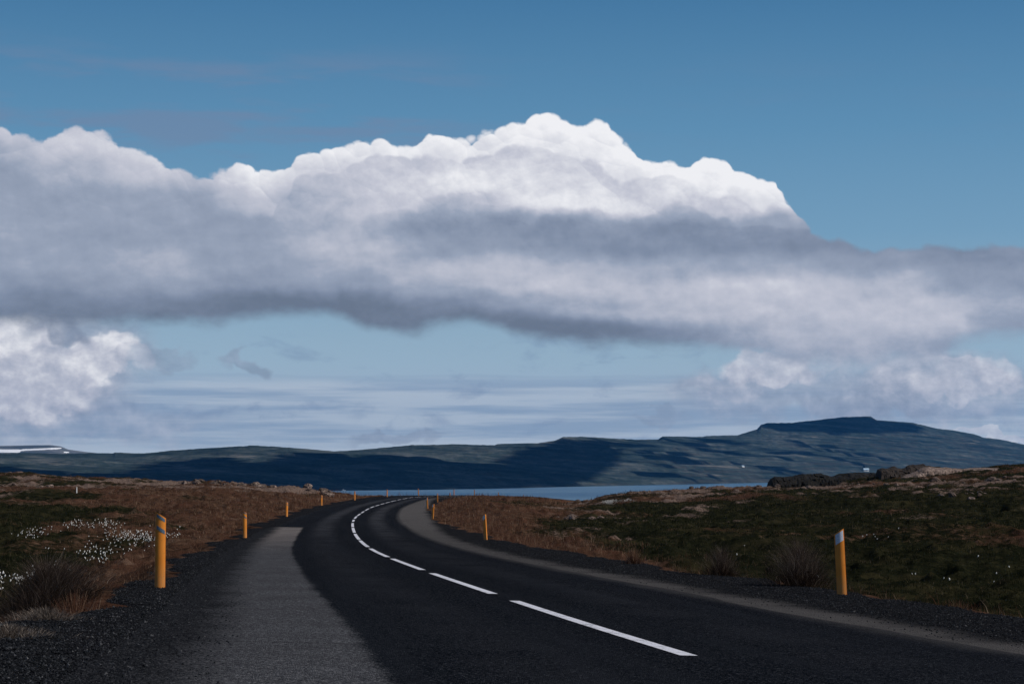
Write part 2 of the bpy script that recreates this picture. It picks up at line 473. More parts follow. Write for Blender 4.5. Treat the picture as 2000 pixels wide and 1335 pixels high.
GP = np.array(sorted(GC)); GT = np.array([GC[k] for k in GP])
GA = np.arctan((GP - 1000) / F)


def natural(x, y):
    D = np.hypot(x, y); az = np.arctan2(x, y)
    lD = np.log(np.clip(D, GD[0], GD[-1])); lg = np.log(GD)
    # smooth interpolation along D for each column, smooth across azimuth
    cols = np.stack([herm(lg, GT[i], lD) for i in range(len(GP))])
    a = np.clip(az, GA[0], GA[-1]); i = np.clip(np.searchsorted(GA, a) - 1, 0, len(GA) - 2)
    t = (a - GA[i]) / (GA[i + 1] - GA[i]); t = t * t * (3 - 2 * t) * .6 + t * .4
    idx = np.arange(x.size).reshape(x.shape)
    flat = cols.reshape(len(GP), -1); ii = i.ravel(); k = idx.ravel()
    z = (flat[ii, k] * (1 - t.ravel()) + flat[ii + 1, k] * t.ravel()).reshape(x.shape)
    back = sstep(.75, 1.3, np.abs(az))       # behind and beside the camera the land simply goes on
    zb = -2.2 + fbm(x / 180, y / 180, 3, 5) * 4 + np.clip(D - 300, 0, 3000) * .012
    return z * (1 - back) + zb * back


LE, RE = -5.0, 5.7                               # edges of the gravel shoulders


def edge_l(y): return LE - .35 * sstep(22, 14, y) + fbm(y / 3., y * 0 + 2, 3, 31) * .9
def edge_r(y): return RE + fbm(y / 3., y * 0 + 7, 3, 32) * .7 - .5 * sstep(60, 130, y)


def off_of(x, y):
    X, Z, B, L = road_xzb(y)
    return (x - X) / L, Z, B


def ground_z(x, y):
    x = np.asarray(x, float); y = np.asarray(y, float)
    n = natural(x, y); D = np.hypot(x, y)
    o, Z, B = off_of(x, y)
    big = fbm(x / 14, y / 22, 3, 3) * .5 * sstep(15, 70, D) * (1 + .5 * sstep(120, 300, D))
    tus = (np.abs(fbm(x / 1.1, y / 1.3, 3, 11)) * -.5 + .08) * sstep(8, 25, D) + fbm(x / 3.5, y / 5, 3, 12) * .38 * sstep(15, 60, D)
    keep = 1 - .75 * sstep(330, 450, D)
    nat = n + (big + tus) * keep * np.where((y > 0) | (D > 40), 1, .3)
    e = np.where(o < 0, edge_l(y) - o, o - edge_r(y))      # distance beyond the gravel edge
    zr = Z + B * np.clip(o, LE - .5, RE + .5) - .03
    lo = zr - np.clip(e, 0, 99) * .38 - .05 * sstep(0, .6, e); up = zr + np.clip(e, 0, 99) * .30 - .12 * sstep(0, 1.2, e)
    on = np.clip(nat, lo, up)
    on = on + (fbm(x / .8, y / .8, 3, 14) * .16) * sstep(.1, 1.2, e)
    z = np.where(e < 0, zr, on)
    act = (y > -120) & (y < 790)
    return np.where(act, z, nat)


def px_at(x, y):
    return 1000 + F * x / np.maximum(y, 1e-3)


# ---- what grows or lies where: red-brown heath, bog green, pale rock (columns photo px, rows distance)
def table(cols, rows, vals, x, y):
    D = np.hypot(x, y); p = np.clip(px_at(x, y), cols[0], cols[-1]); lD = np.clip(D, rows[0], rows[-1])
    i = np.clip(np.searchsorted(cols, p) - 1, 0, len(cols) - 2); j = np.clip(np.searchsorted(rows, lD) - 1, 0, len(rows) - 2)
    a = (p - np.take(cols, i)) / (np.take(cols, i + 1) - np.take(cols, i)); b = (lD - np.take(rows, j)) / (np.take(rows, j + 1) - np.take(rows, j))
    V = np.array(vals, float).T       # [col,row]
    return (V[i, j] * (1 - a) + V[i + 1, j] * a) * (1 - b) + (V[i, j + 1] * (1 - a) + V[i + 1, j + 1] * a) * b


TC = np.array([-200, 0, 200, 400, 600, 850, 950, 1100, 1250, 1500, 1750, 2000, 2300.])
TR = np.array([10, 25, 45, 70, 100, 140, 200, 250, 320, 420.])
T_RED = [  # dry red-brown grass
    [.4, .5, .6, .7, .7, .7, .6, .5, .4, .4, .4, .4, .4],
    [.4, .5, .8, .8, .7, .7, .7, .6, .5, .5, .5, .5, .5],
    [.1, .1, .3, .8, .9, .9, .9, .6, .3, .3, .3, .3, .3],
    [.1, .1, .15, .8, .9, .9, .9, .7, .15, .1, .1, .1, .1],
    [.3, .3, .6, 1, .9, .9, .9, .6, .15, .05, .05, .1, .1],
    [.3, .3, .8, 1, .9, .9, .8, .5, .15, .1, .1, .1, .1],
    [.3, .3, .7, .9, .9, .8, .8, .6, .3, .2, .3, .3, .3],
    [.4, .4, .5, .6, .6, .8, .8, .7, .5, .6, .5, .4, .3],
    [.4, .4, .5, .5, .5, .7, .7, .7, .6, .6, .3, .2, .2],
    [.3, .3, .4, .4, .5, .6, .6, .6, .5, .5, .2, .15, .2]]
T_ROCK = [
    [.0] * 13, [.0] * 13, [.0] * 13,
    [0, 0, 0, 0, 0, 0, 0, .1, .1, .05, .05, .05, 0],
    [.05, .05, 0, 0, 0, 0, .1, .35, .2, .12, .1, .05, 0],
    [.55, .5, .15, 0, 0, 0, .15, .3, .25, .15, .15, .2, .2],
    [.65, .7, .4, .1, .2, 0, .15, .3, .45, .3, .55, .5, .3],
    [.3, .35, .5, .8, .9, .2, .2, .55, .8, .75, .6, .3, .2],
    [.3, .3, .7, .9, .9, .2, .2, .6, .85, .8, .5, .2, .2],
    [.1, .1, .4, .5, .5, .2, .2, .4, .5, .5, .2, .1, .1]]


def cover(x, y):
    w1 = fbm(x / 9, y / 20, 3, 41) * 90; w2 = 1 + fbm(x / 12, y / 12, 3, 42) * .5
    wx = x + w1 / F * np.maximum(y, 1); wy = y * w2
    red = table(TC, TR, T_RED, wx, wy) + fbm(x / 6, y / 14, 4, 43) * .7
    rock = table(TC, TR, T_ROCK, wx, wy) + fbm(x / 4, y / 9, 4, 44) * 1.0 - .30
    o, _, _ = off_of(x, y)
    e = np.where(o < 0, edge_l(y) - o, o - edge_r(y))
    verge = sstep(4.5, .8, e) * sstep(5, 20, np.hypot(x, y))
    red = np.maximum(red, verge * .9)
    return np.clip(red, 0, 1), np.clip(rock * (1 - verge), 0, 1) * sstep(0, .25, rock), verge


def build_ground():
    fine = np.radians(np.arange(-19, 19.01, .045))
    left = np.radians(np.concatenate([np.arange(-180, -60, 4), np.arange(-60, -19, 1.)]))
    right = np.radians(np.concatenate([np.arange(20, 60, 1.), np.arange(60, 179, 4)]))
    az = np.concatenate([left, fine, right])
    r = 1.2 * 1.03 ** np.arange(0, 72); r = r[r < 9]
    r = np.concatenate([r, 9 * 1.0080 ** np.arange(0, 520)]); r = r[r < 560]
    r = np.concatenate([r, [580, 620, 680, 760, 860, 1000, 1200, 1500, 1900, 2600, 4000, 7000]])
    A, R = np.meshgrid(az, r, indexing='ij')
    x = R * np.sin(A); y = R * np.cos(A)
    z = ground_z(x, y)
    red, rock, verge = cover(x, y)
    z = z + rock * (np.abs(fbm(x / 1.6, y / 1.6, 4, 51)) * .55 - .05) * (np.abs(off_of(x, y)[0]) > 6)
    v = np.stack([x, y, z], -1).reshape(-1, 3)
    n0 = len(v)
    v = np.vstack([v, [[0, 0, float(ground_z(np.array([0.]), np.array([0.]))[0])]]])
    f = grid_faces(len(az), len(r), wrap=True)[:, ::-1]
    nv = len(r); i = np.arange(len(az))
    m, t, b = mat_new('heath_ground', .95, .0)
    co = objco(t); spx = t.nodes.new('ShaderNodeSeparateXYZ'); t.links.new(co, spx.inputs[0]); ac = attr(t, 'cover'); sp = t.nodes.new('ShaderNodeSeparateXYZ'); t.links.new(ac.outputs['Vector'], sp.inputs[0])
    red_, rock_, verge_ = (S(t, sp.outputs[k]) for k in range(3))
    nf = noise(t, co, 2.2, 6, .65); nm = noise(t, co, .35, 5, .6); ng = noise(t, co, 9., 5, .7)
    green = ramp(t, nf, [(.3, (.004, .006, .003, 1)), (.5, (.010, .012, .006, 1)), (.72, (.032, .030, .014, 1))])
    green = cmix(t, nm.smooth(.5, .65), green, (.030, .027, .013, 1))
    brown = ramp(t, nf, [(.3, (.028, .015, .010, 1)), (.5, (.075, .041, .026, 1)), (.72, (.150, .092, .062, 1))])
    brown = cmix(t, nm.smooth(.42, .62), brown, (.070, .034, .022, 1))
    stone = ramp(t, ng, [(.3, (.05, .035, .028, 1)), (.5, (.15, .105, .085, 1)), (.7, (.29, .215, .18, 1))])
    pl = noise(t, vec(t, *[S(t, spx.outputs[0]) * .5, S(t, spx.outputs[1]) * .16, 0.]), 1.3, 6, .68)
    brown = cmix(t, pl.smooth(.55, .72) * .75, brown, (.17, .115, .085, 1))
    brown = cmix(t, pl.smooth(.47, .36) * .7, brown, (.026, .012, .007, 1))
    green = cmix(t, pl.smooth(.60, .74) * .6, green, (.10, .072, .048, 1))
    c = cmix(t, (red_ + (nf - .5) * .9).smooth(.3, .65), green, brown)
    c = cmix(t, (rock_ + (nf - .5) * .9 + (ng - .5) * .4).smooth(.35, .6), c, stone)
    c = cmix(t, (nf * .5 + nm * .5).smooth(.40, .33) * .6, c, (.009, .008, .006, 1))
    nh = noise(t, co, 38, 4, .75)
    c = cmix(t, nh.smooth(.56, .38) * .55, c, (.006, .0045, .0035, 1))
    c = cmix(t, nh.smooth(.60, .72) * .4, c, (.16, .115, .085, 1))
    t.links.new(c.k, b.inputs['Base Color'])
    bump(t, b, nf * .6 + ng * .4, .25, .9)
    o = mesh_np('ground', v, f, m, {'cover': np.vstack([np.stack([red, rock, verge], -1).reshape(-1, 3), [[0, 0, 0]]])})
    # close the little hole under the camera
    bm = bmesh.new(); bm.from_mesh(o.data); bm.verts.ensure_lookup_table()
    c0 = bm.verts[n0]
    for k in range(len(az)):
        bm.faces.new((c0, bm.verts[((k + 1) % len(az)) * nv], bm.verts[k * nv]))
    bm.to_mesh(o.data); bm.free()
    return tag(o, kind='structure')


build_ground()


# ------------------------------------------------------------------ road
def strip(name, ys, offs_fn, nx, lift, mat, parent=None, crown=0.):
    """sheet following the road between offs_fn(y) = (left, right)"""
    y = ys[:, None] * np.ones(nx); lo, hi = offs_fn(ys)
    k = np.linspace(0, 1, nx)
    o = lo[:, None] * (1 - k) + hi[:, None] * k
    x, yy, z = road_pt(y, o, lift)
    v = np.stack([x, y, z], -1).reshape(-1, 3)
    s = np.concatenate([[0], np.cumsum(np.hypot(np.diff(ys), np.diff(road_pt(ys, 0)[0])))])
    s = s[:, None] * np.ones(nx)
    f = grid_faces(len(ys), nx)[:, ::-1]
    return mesh_np(name, v, f, mat, {'off': o.ravel(), 'along': s.ravel() + ys[0]}, parent=parent)


def ylist(a, b):
    r = [a]
    while r[-1] < b:
        r.append(r[-1] + max(.25, abs(r[-1]) * .006))
    return np.array(r)


DASH_LIST = [(14.7, 24.9), (27.0, 36.5), (38.8, 48.4), (50.2, 60.5), (62.2, 73.7), (74.1, 85.2), (86.0, 96.9), (97.6, 109.4), (112.8, 120.6), (123.6, 134.1), (135.6, 144.4), (147.0, 156.1), (159.4, 170.4), (173.1, 182.9), (185.1, 194.2), (196.3, 205.4), (207.2, 217.6), (219.3, 232.4), (234.8, 244.4), (246.8, 258.4), (260.7, 270.3)]


def DASHES(arc, yy, xx, zz):
    r = [(np.interp(a + (.6 if a > 60 else 0), yy, arc), np.interp(b - (.6 if a > 60 else 0), yy, arc)) for a, b in DASH_LIST]
    last = r[-1][0]
    return r + [(last + 10.8 * k, last + 10.8 * k + 8.6) for k in range(1, 30)]


def build_road():
    # gravel shoulders (one bed of gravel carrying the asphalt)
    m, t, b = mat_new('shoulder_gravel', .95, .0)
    co = objco(t); off = S(t, attr(t, 'off').outputs['Fac']); al = S(t, attr(t, 'along').outputs['Fac'])
    vn = t.nodes.new('ShaderNodeTexVoronoi'); vn.inputs['Scale'].default_value = 55; t.links.new(co, vn.inputs['Vector'])
    sp = t.nodes.new('ShaderNodeSeparateColor'); t.links.new(vn.outputs['Color'], sp.inputs[0])
    rnd = S(t, sp.outputs[0]); d = S(t, vn.outputs['Distance'])
    st = ramp(t, rnd, [(0, (.003, .0035, .005, 1)), (.5, (.011, .012, .0145, 1)), (.85, (.026, .028, .032, 1)), (1, (.08, .08, .085, 1))])
    st = cmix(t, d.smooth(.35, .75), st, (.004, .004, .005, 1))
    nz = noise(t, co, .5, 5, .6); nf = noise(t, co, 6, 4, .6)
    fine = noise(t, co, 120, 3, .7)
    dust = cmix(t, fine.smooth(.3, .7), (.045, .044, .046, 1), (.125, .117, .114, 1))
    # pale dusty strip beside the asphalt, wide on the inside of the bend
    wdt = al.curve([(0, .75), (40, .8), (80, 1.1), (110, 1.7), (150, 2.2), (200, 1.9), (240, 1.2), (300, .6), (400, .4)])
    wl = (off - 2.7 - (nz - .5) * .9)
    dm = (wl * -1 + wdt).smooth(-.35, .35) * off.smooth(2.0, 2.5)
    dm = dm * (nf * .6 + nz * .6).smooth(.35, .65, .55, 1) * al.curve([(0, .5), (25, .75), (60, .7), (100, .9), (160, 1), (220, .9), (300, .5), (500, .4)])
    dl = (off + 3.9 + (nz - .5) * .8).smooth(-.2, .5) * off.smooth(-2, -2.5) * .0
    c = cmix(t, dm.max(dl), st, dust)
    t.links.new(c.k, b.inputs['Base Color'])
    bump(t, b, d * -1 + rnd * .3, .02, .8)
    ys = ylist(-60, 700)
    g = strip('gravel_shoulder', ys, lambda y: (edge_l(y) - .12, edge_r(y) + .12), 60, 0., m)
    # little unevenness so that the edges dip into the verge
    n = len(g.data.vertices); co_ = np.empty(n * 3, np.float32); g.data.vertices.foreach_get('co', co_); co_ = co_.reshape(-1, 3)
    o_ = np.empty(n, np.float32); g.data.attributes['off'].data.foreach_get('value', o_)
    e = np.where(o_ < 0, edge_l(co_[:, 1]) - o_, o_ - edge_r(co_[:, 1]))
    co_[:, 2] -= .10 * sstep(-.3, .12, e) + .0
    rough = sstep(4.15, 4.6, np.abs(o_)) * np.clip(1.2 - co_[:, 1] / 200, .3, 1)
    co_[:, 2] += (np.abs(fbm(co_[:, 0] / .35, co_[:, 1] / .35, 3, 61)) * .03) * rough
    g.data.vertices.foreach_set('co', co_.ravel()); g.data.update()
    tag(g, kind='structure')
    # asphalt
    m, t, b = mat_new('asphalt', .9, .0)
    co = objco(t); off = S(t, attr(t, 'off').outputs['Fac']); al = S(t, attr(t, 'along').outputs['Fac'])
    vn = t.nodes.new('ShaderNodeTexVoronoi'); vn.inputs['Scale'].default_value = 80; t.links.new(co, vn.inputs['Vector'])
    sp = t.nodes.new('ShaderNodeSeparateColor'); t.links.new(vn.outputs['Color'], sp.inputs[0])
    rnd = S(t, sp.outputs[0]); d = S(t, vn.outputs['Distance'])
    nz = noise(t, co, .6, 5, .6); nl = noise(t, vec(t, off * 1.6, al * .05, 0.), 1., 5, .6); fine = noise(t, co, 40, 4, .7)
    dark = ramp(t, rnd, [(0, (.0012, .0018, .003, 1)), (.5, (.0052, .0066, .0095, 1)), (.85, (.016, .0185, .0240, 1)), (1, (.058, .062, .072, 1))])
    dark = cmix(t, nl.smooth(.42, .68) * .5, dark, (.016, .0185, .0235, 1))
    # wheel tracks polished paler, with grazing sheen painted into the colour towards the bend
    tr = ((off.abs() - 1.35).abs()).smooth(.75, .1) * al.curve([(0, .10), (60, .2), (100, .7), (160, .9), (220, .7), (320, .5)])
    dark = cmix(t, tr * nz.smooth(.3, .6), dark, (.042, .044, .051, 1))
    old = ramp(t, rnd, [(0, (.012, .013, .016, 1)), (.5, (.050, .052, .059, 1)), (.85, (.105, .107, .115, 1)), (1, (.22, .22, .23, 1))])
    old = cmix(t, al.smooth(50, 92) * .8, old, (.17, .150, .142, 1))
    old = cmix(t, nz.smooth(.35, .7) * .35, old, (.030, .030, .033, 1))
    e_ = (fine - .5) * .10 + (nz - .5) * .12
    patch = (off + 2.36 + e_ * 1.4 + (fine - .5) * .25).smooth(.06, -.06) * al.smooth(96.2, 95.8)
    c = cmix(t, patch, dark, old)
    grv = ramp(t, rnd, [(0, (.003, .0035, .005, 1)), (.5, (.011, .012, .0145, 1)), (.85, (.026, .028, .032, 1)), (1, (.08, .08, .085, 1))])
    c = cmix(t, (off + 3.55 + e_ * 2 + (nz - .5) * .7).smooth(.40, -.25), c, grv)
    dust = (off - 2.62 + e_ * 1.5 + (nz - .5) * .3).smooth(-.15, .3) * al.curve([(0, .35), (60, .5), (110, .9), (200, .9), (300, .4)])
    c = cmix(t, dust, c, cmix(t, fine.smooth(.35, .65), (.040, .040, .043, 1), (.10, .095, .093, 1)))
    # a few fine cross cracks in the old surface
    cr = ((al + (nz - .5) * .6) * .16)._m('FRACT')
    c = cmix(t, (cr - .5).abs().smooth(.006, .001) * patch * .7 * al.smooth(30, 18), c, (.006, .006, .007, 1))
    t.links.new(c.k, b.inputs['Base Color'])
    bump(t, b, d * -1, .012, 1.)
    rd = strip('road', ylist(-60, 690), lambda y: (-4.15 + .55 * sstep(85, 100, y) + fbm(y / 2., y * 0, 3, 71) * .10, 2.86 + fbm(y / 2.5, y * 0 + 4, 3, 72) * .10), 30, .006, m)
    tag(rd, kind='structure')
    # dashed centre line, painted on the road
    m, t, b = mat_new('road_paint', .7, .3)
    co = objco(t); n = noise(t, co, 60, 4, .7); n2 = noise(t, co, 5, 4, .6)
    c = cmix(t, (n * .55 + n2 * .45).smooth(.40, .47), (.08, .085, .095, 1), (.56, .56, .61, 1))
    t.links.new(c.k, b.inputs['Base Color'])
    yy = np.arange(-60, 600, .05); xx, zz = road_pt(yy, 0)[0], road_pt(yy, 0)[2]
    arc = np.concatenate([[0], np.cumsum(np.hypot(np.diff(yy), np.diff(xx)))])
    s4 = np.interp(4, yy, arc)
    V, Fc = [], []
    # where each painted dash begins and ends along the line (metres from y = 4)
    spans = [(s4 - 10.9 * k + .3, s4 - 10.9 * k + 8.2) for k in range(1, 6)] + DASHES(arc, yy, xx, zz)
    for a, bb in spans:
        if a < 0 or bb > arc[-1]: continue
        y_ = np.interp(np.linspace(a, bb, 14), arc, yy); b0 = len(V)
        hw = .065
        for q in y_:
            for o in (-hw, hw):
                V.append([float(c_) for c_ in road_pt(np.array(q), o, .010)])
        for i in range(13):
            Fc.append((b0 + 2*i + 1, b0 + 2*i + 3, b0 + 2*i + 2, b0 + 2*i)[::-1])
    cl = mesh_np('centre_line', V, Fc, m, parent=rd)
    cl['label'] = 'dashed white centre line painted along the road'


build_road()
# ------------------------------------------------------------------ water
m, t, b = mat_new('bay_water', .35, .25)
b.inputs['Base Color'].default_value = (.004, .030, .065, 1)
co = objco(t); n = noise(t, co, .02, 6, .7); n2 = noise(t, co, .0012, 4, .6)
bump(t, b, n + n2 * 2, 6., .5)
c = cmix(t, n2.smooth(.35, .65), (.015, .07, .14, 1), (.07, .14, .21, 1)); t.links.new(c.k, b.inputs['Base Color'])
SEA = -60.
v = [(-15500, 600, SEA), (15500, 600, SEA), (15500, 17300, SEA), (-15500, 17300, SEA)]
tag(mesh_np('water', v, [(0, 1, 2, 3)], m), kind='structure')

# ------------------------------------------------------------------ far hills across the bay
SH = [(-900, 4200), (-300, 4400), (0, 4650), (300, 4950), (600, 5380), (700, 5570), (850, 5780), (1000, 6240), (1150, 6880), (1300, 7550), (1500, 8667), (1700, 9500), (2000, 10500), (2500, 11500), (3200, 12500)]
SKY = [(-900, 872), (-300, 880), (0, 885), (60, 884), (130, 886), (180, 884), (222, 885), (226, 883), (282, 885), (340, 879), (372, 877), (420, 874), (456, 872), (484, 870.5), (488, 869), (560, 873), (600, 876),
       (655, 881), (700, 878), (760, 873), (805, 868.5), (860, 868), (880, 867), (888, 867), (966, 869), (972, 866.5), (1050, 865), (1084, 860), (1100, 853), (1135, 852.5), (1240, 858), (1285, 858), (1294, 851.5),
       (1372, 853), (1380, 851), (1440, 849.5), (1478, 838), (1486, 829), (1498, 826), (1545, 825.5), (1610, 818.5), (1645, 814), (1700, 813), (1712, 820), (1780, 825), (1832, 837),
       (1855, 839), (1900, 847), (1920, 854), (1950, 857), (2000, 868), (2150, 882), (2400, 890), (3200, 893)]


def hill_fields(p, t):
    """p photo column, t 0 at the shore .. 1 at the crest .. 1.5 behind"""
    ds = herm([a for a, _ in SH], [b for _, b in SH], p)
    dep = np.interp(p, [-900, 600, 1400, 2000, 3200], [2600, 2500, 2600, 2600, 2600])
    D = ds + dep * t
    Dc = ds + dep
    sx = [a for a, _ in SKY]; sy = [b for _, b in SKY]
    soft = sum(np.interp(p + k, sx, sy) for k in range(-80, 81, 20)) / 9 + 3
    shp = np.interp(p, sx, sy) + vnoise(p / 7, p * 0, 97) * .7
    w_ = sstep(.86, .985, t)
    zc = (915 - (soft * (1 - w_) + shp * w_)) / F * Dc
    g = np.where(t < 1, .06 + .94 * np.clip(t, 0, 1) ** .95, 1 - (t - 1) * .8)
    g = g * sstep(-.02, .03, t)
    z = SEA - 6 + (zc - SEA + 6) * g
    X = (p - 1000) / F * D
    n = fbm(X / 900, D / 700, 5, 81) * 50 + fbm(X / 220, D / 160, 4, 86) * 10
    w = sstep(0, .12, t) * sstep(1.0, .8, t)
    # tilted lava benches
    base = z + n * w
    q = (base + X * .018 + fbm(X / 1500, D / 1500, 3, 90) * 30) / 21.
    fr = q - np.floor(q); st = (np.floor(q) + sstep(.55, .98, fr) - q) * 21
    z = base + st * .75 * w + fbm(X / 80, D / 60, 3, 92) * 3 * w
    lim = (915 - np.maximum(shp, soft - 4)) / F * D
    z = np.where(t < .9, np.minimum(z, (915 - soft + 1) / F * D), z)
    return X, D, z


def hill_mat():
    m, t, b = mat_new('hillside', .95, .0)
    co = objco(t); ge = t.nodes.new('ShaderNodeNewGeometry'); sp = t.nodes.new('ShaderNodeSeparateXYZ'); t.links.new(co, sp.inputs[0])
    sn = t.nodes.new('ShaderNodeSeparateXYZ'); t.links.new(ge.outputs['Normal'], sn.inputs[0])
    X, Y, Z = (S(t, sp.outputs[i]) for i in range(3)); nz = S(t, sn.outputs[2])
    n1 = noise(t, co, .0012, 6, .6); n2 = noise(t, co, .012, 6, .65); n5 = noise(t, co, .0035, 5, .6)
    band = noise(t, vec(t, X * .0014, Y * .0004, Z * .040 + X * .0028), 1.6, 8, .72); n6 = noise(t, co, .05, 5, .7)
    c = ramp(t, n1 * .15 + n5 * .2 + n2 * .2 + n6 * .15 + band * .3, [(.41, (.008, .017, .018, 1)), (.5, (.032, .046, .046, 1)), (.60, (.105, .112, .108, 1))])
    c = cmix(t, nz.smooth(.93, .80) * .6, c, (.03, .028, .026, 1))
    c = cmix(t, band.smooth(.58, .66) * .6, c, (.16, .15, .135, 1))
    c = cmix(t, band.smooth(.44, .36) * .7, c, (.004, .011, .012, 1))
    t.links.new(c.k, b.inputs['Base Color'])
    bump(t, b, n2, 8, .8)
    return m


HM = hill_mat()
pp = np.concatenate([np.arange(-900, -60, 20), np.arange(-60, 2060, 1.6), np.arange(2060, 3200, 20)])
tt = np.concatenate([np.linspace(-.06, 1, 190), np.linspace(1.02, 1.6, 12)])
P_, T_ = np.meshgrid(pp, tt, indexing='ij')
hx, hd, hz = hill_fields(P_, T_)
v = np.stack([hx, hd, hz], -1).reshape(-1, 3)
tag(mesh_np('hills', v, grid_faces(len(pp), len(tt)), HM), kind='structure')

# snow-streaked mountain far behind on the left
FS = [(-900, 860), (-300, 866), (-60, 869), (0, 870), (60, 869), (100, 868.5), (120, 871), (134, 877), (170, 882), (230, 888), (330, 897), (420, 905)]
m, t, b = mat_new('snowy_mountain', .9, .1)
co = objco(t); n = noise(t, co, .004, 5, .6)
c = cmix(t, n.smooth(.35, .65), (.06, .07, .07, 1), (.15, .15, .145, 1))
c = cmix(t, (S(t, attr(t, 'snow').outputs['Fac']) + (n - .5) * .8).smooth(.42, .55), c, (.85, .87, .9, 1)); t.links.new(c.k, b.inputs['Base Color'])
pp2 = np.arange(-900, 430, 2.5); tt2 = np.linspace(0, 1.4, 70)
P2, T2 = np.meshgrid(pp2, tt2, indexing='ij')
D2 = 13500 + 2500 * T2; zc = (915 - np.interp(P2, [a for a, _ in FS], [b for _, b in FS])) / F * 16000
X2 = (P2 - 1000) / F * D2
z2 = SEA - 10 + (zc - SEA + 10) * np.where(T2 < 1, .3 + .7 * T2, 1 - (T2 - 1)) + fbm(X2 / 300, D2 / 300, 4, 95) * 14 * sstep(1, .85, T2)
py2 = 915 - z2 / D2 * F
snow = np.zeros_like(P2)
for (a, b_, c0, c1, hh) in [(-300, 42, 879, 881.5, 4.6), (42, 118, 875, 878.5, 2.1), (100, 122, 874, 876, 1.6), (126, 136, 882.5, 883, 1.6), (-200, -20, 874, 874, 1.5)]:
    cy = np.interp(P2, [a, b_], [c1, c0]) if a == 42 else (c0 + c1) / 2
    snow = np.maximum(snow, sstep(a - 6, a + 6, P2) * sstep(b_ + 6, b_ - 6, P2) * sstep(hh, hh * .4, np.abs(py2 - cy)))
v = np.stack([X2, D2, z2], -1).reshape(-1, 3)
tag(mesh_np('snowy_mountain', v, grid_faces(len(pp2), len(tt2)), m, {'snow': snow.ravel()}), kind='structure')


# ------------------------------------------------------------------ marker posts
def gz(x, y): return float(ground_z(np.array([x]), np.array([y]))[0])


def shoulder_z(x, y):
    """top of the gravel where it is there, else the ground"""
    o, Z, B = off_of(np.array([x]), np.array([y]))
    g = gz(x, y)
    if LE - .3 < o[0] < RE: return float(Z[0] + B[0] * o[0])
    return g


POST_MAT = None


def post_mat():
    m, t, b = mat_new('orange_plastic', .45, .4)
    co = objco(t); n = noise(t, co, 4, 4, .6); n2 = noise(t, co, 40, 5, .7)
    sp = t.nodes.new('ShaderNodeSeparateXYZ'); t.links.new(co, sp.inputs[0]); Z = S(t, sp.outputs[2])
    c = cmix(t, n.smooth(.3, .7), (.60, .19, .012, 1), (.66, .225, .022, 1))
    c = cmix(t, (Z.smooth(.42, .05) * n2.smooth(.25, .8)) * .8, c, (.46, .23, .095, 1))      # road dirt near the foot
    c = cmix(t, n2.smooth(.60, .70) * .6, c, (.25, .12, .03, 1))
    n3 = noise(t, vec(t, S(t, sp.outputs[0]) * 60, S(t, sp.outputs[1]) * 60, Z * 2.5), 1., 4, .6); c = cmix(t, n3.smooth(.52, .68) * .45, c, (.34, .16, .045, 1))
    t.links.new(c.k, b.inputs['Base Color'])
    return m


def arc_profile(w, dep, n=13):
    """gently bowed front seen from above, bulging to -y"""
    p = []
    for i in range(n):
        a = -1 + 2 * i / (n - 1)
        p.append((a * w / 2, -dep * (1 - a * a)))
    return p


def shell(name, w, dep, th, z0, ztop, mat, parent, front=0., n=13):
    """curved plate between z0(x) and ztop(x), thickness th"""
    pr = arc_profile(w, dep, n); V = []; Fc = []
    bm = bmesh.new(); rows = []
    for x, y in pr:
        f = y - front
        rows.append([bm.verts.new((x, f, z0(x))), bm.verts.new((x, f, ztop(x))), bm.verts.new((x, y + th, ztop(x))), bm.verts.new((x, y + th, z0(x)))])
    for a, b_ in zip(rows[:-1], rows[1:]):
        for i in range(4): bm.faces.new((a[i], b_[i], b_[(i + 1) % 4], a[(i + 1) % 4]))
    bm.faces.new(rows[0][::-1]); bm.faces.new(rows[-1])
    bmesh.ops.recalc_face_normals(bm, faces=bm.faces[:])
    me = bpy.data.meshes.new(name); bm.to_mesh(me); bm.free(); me.materials.append(mat)
    for p in me.polygons: p.use_smooth = False
    o = bpy.data.objects.new(name, me); COL.objects.link(o); o.parent = parent
    return o


def make_post(kind):
    """kind 'left': two dull grey-blue bands, cut high on the left; 'right': one white band, cut high on the right"""
    root = bpy.data.objects.new('marker_post', None); COL.objects.link(root); root.empty_display_size = .2
    w, dep = .130, .020
    sgn = -1 if kind == 'left' else 1
    top = lambda x: .955 + sgn * x * .62
    shell('post_body', w, dep, .012, lambda x: -.25, top, MP, root)
    # folded side flanges
    for s in (-1, 1):
        bm = bmesh.new()
        bmesh.ops.create_cube(bm, size=1)
        for v_ in bm.verts:
            zt = top(s * w / 2) - .004
            v_.co = ((v_.co.x) * .010 + s * (w / 2 + .0005), v_.co.y * .045 + .028, (v_.co.z + .5) * (zt + .25) - .25)
        bmesh.ops.bevel(bm, geom=bm.edges[:], offset=.002, segments=1)
        me = bpy.data.meshes.new('flange'); bm.to_mesh(me); bm.free(); me.materials.append(MP)
        o = bpy.data.objects.new('flange', me); COL.objects.link(o); o.parent = root
    if kind == 'left':
        shell('reflector', w * .86, dep * .8, .004, lambda x: top(x) - .060, lambda x: top(x) - .018, MR_D, root, .007)
        shell('reflector', w * .86, dep * .8, .004, lambda x: top(x) - .215, lambda x: top(x) - .165, MR_D, root, .007)
    else:
        shell('reflector', w * .86, dep * .8, .004, lambda x: top(x) - .165, lambda x: top(x) - .018, MR_W, root, .007)
    return root


MP = post_mat()
MR_D = plain('dull_reflector', (.075, .12, .17), .35, .5, .25, 60)
MR_W = plain('white_reflector', (.50, .54, .62), .4, .5, .15, 80)


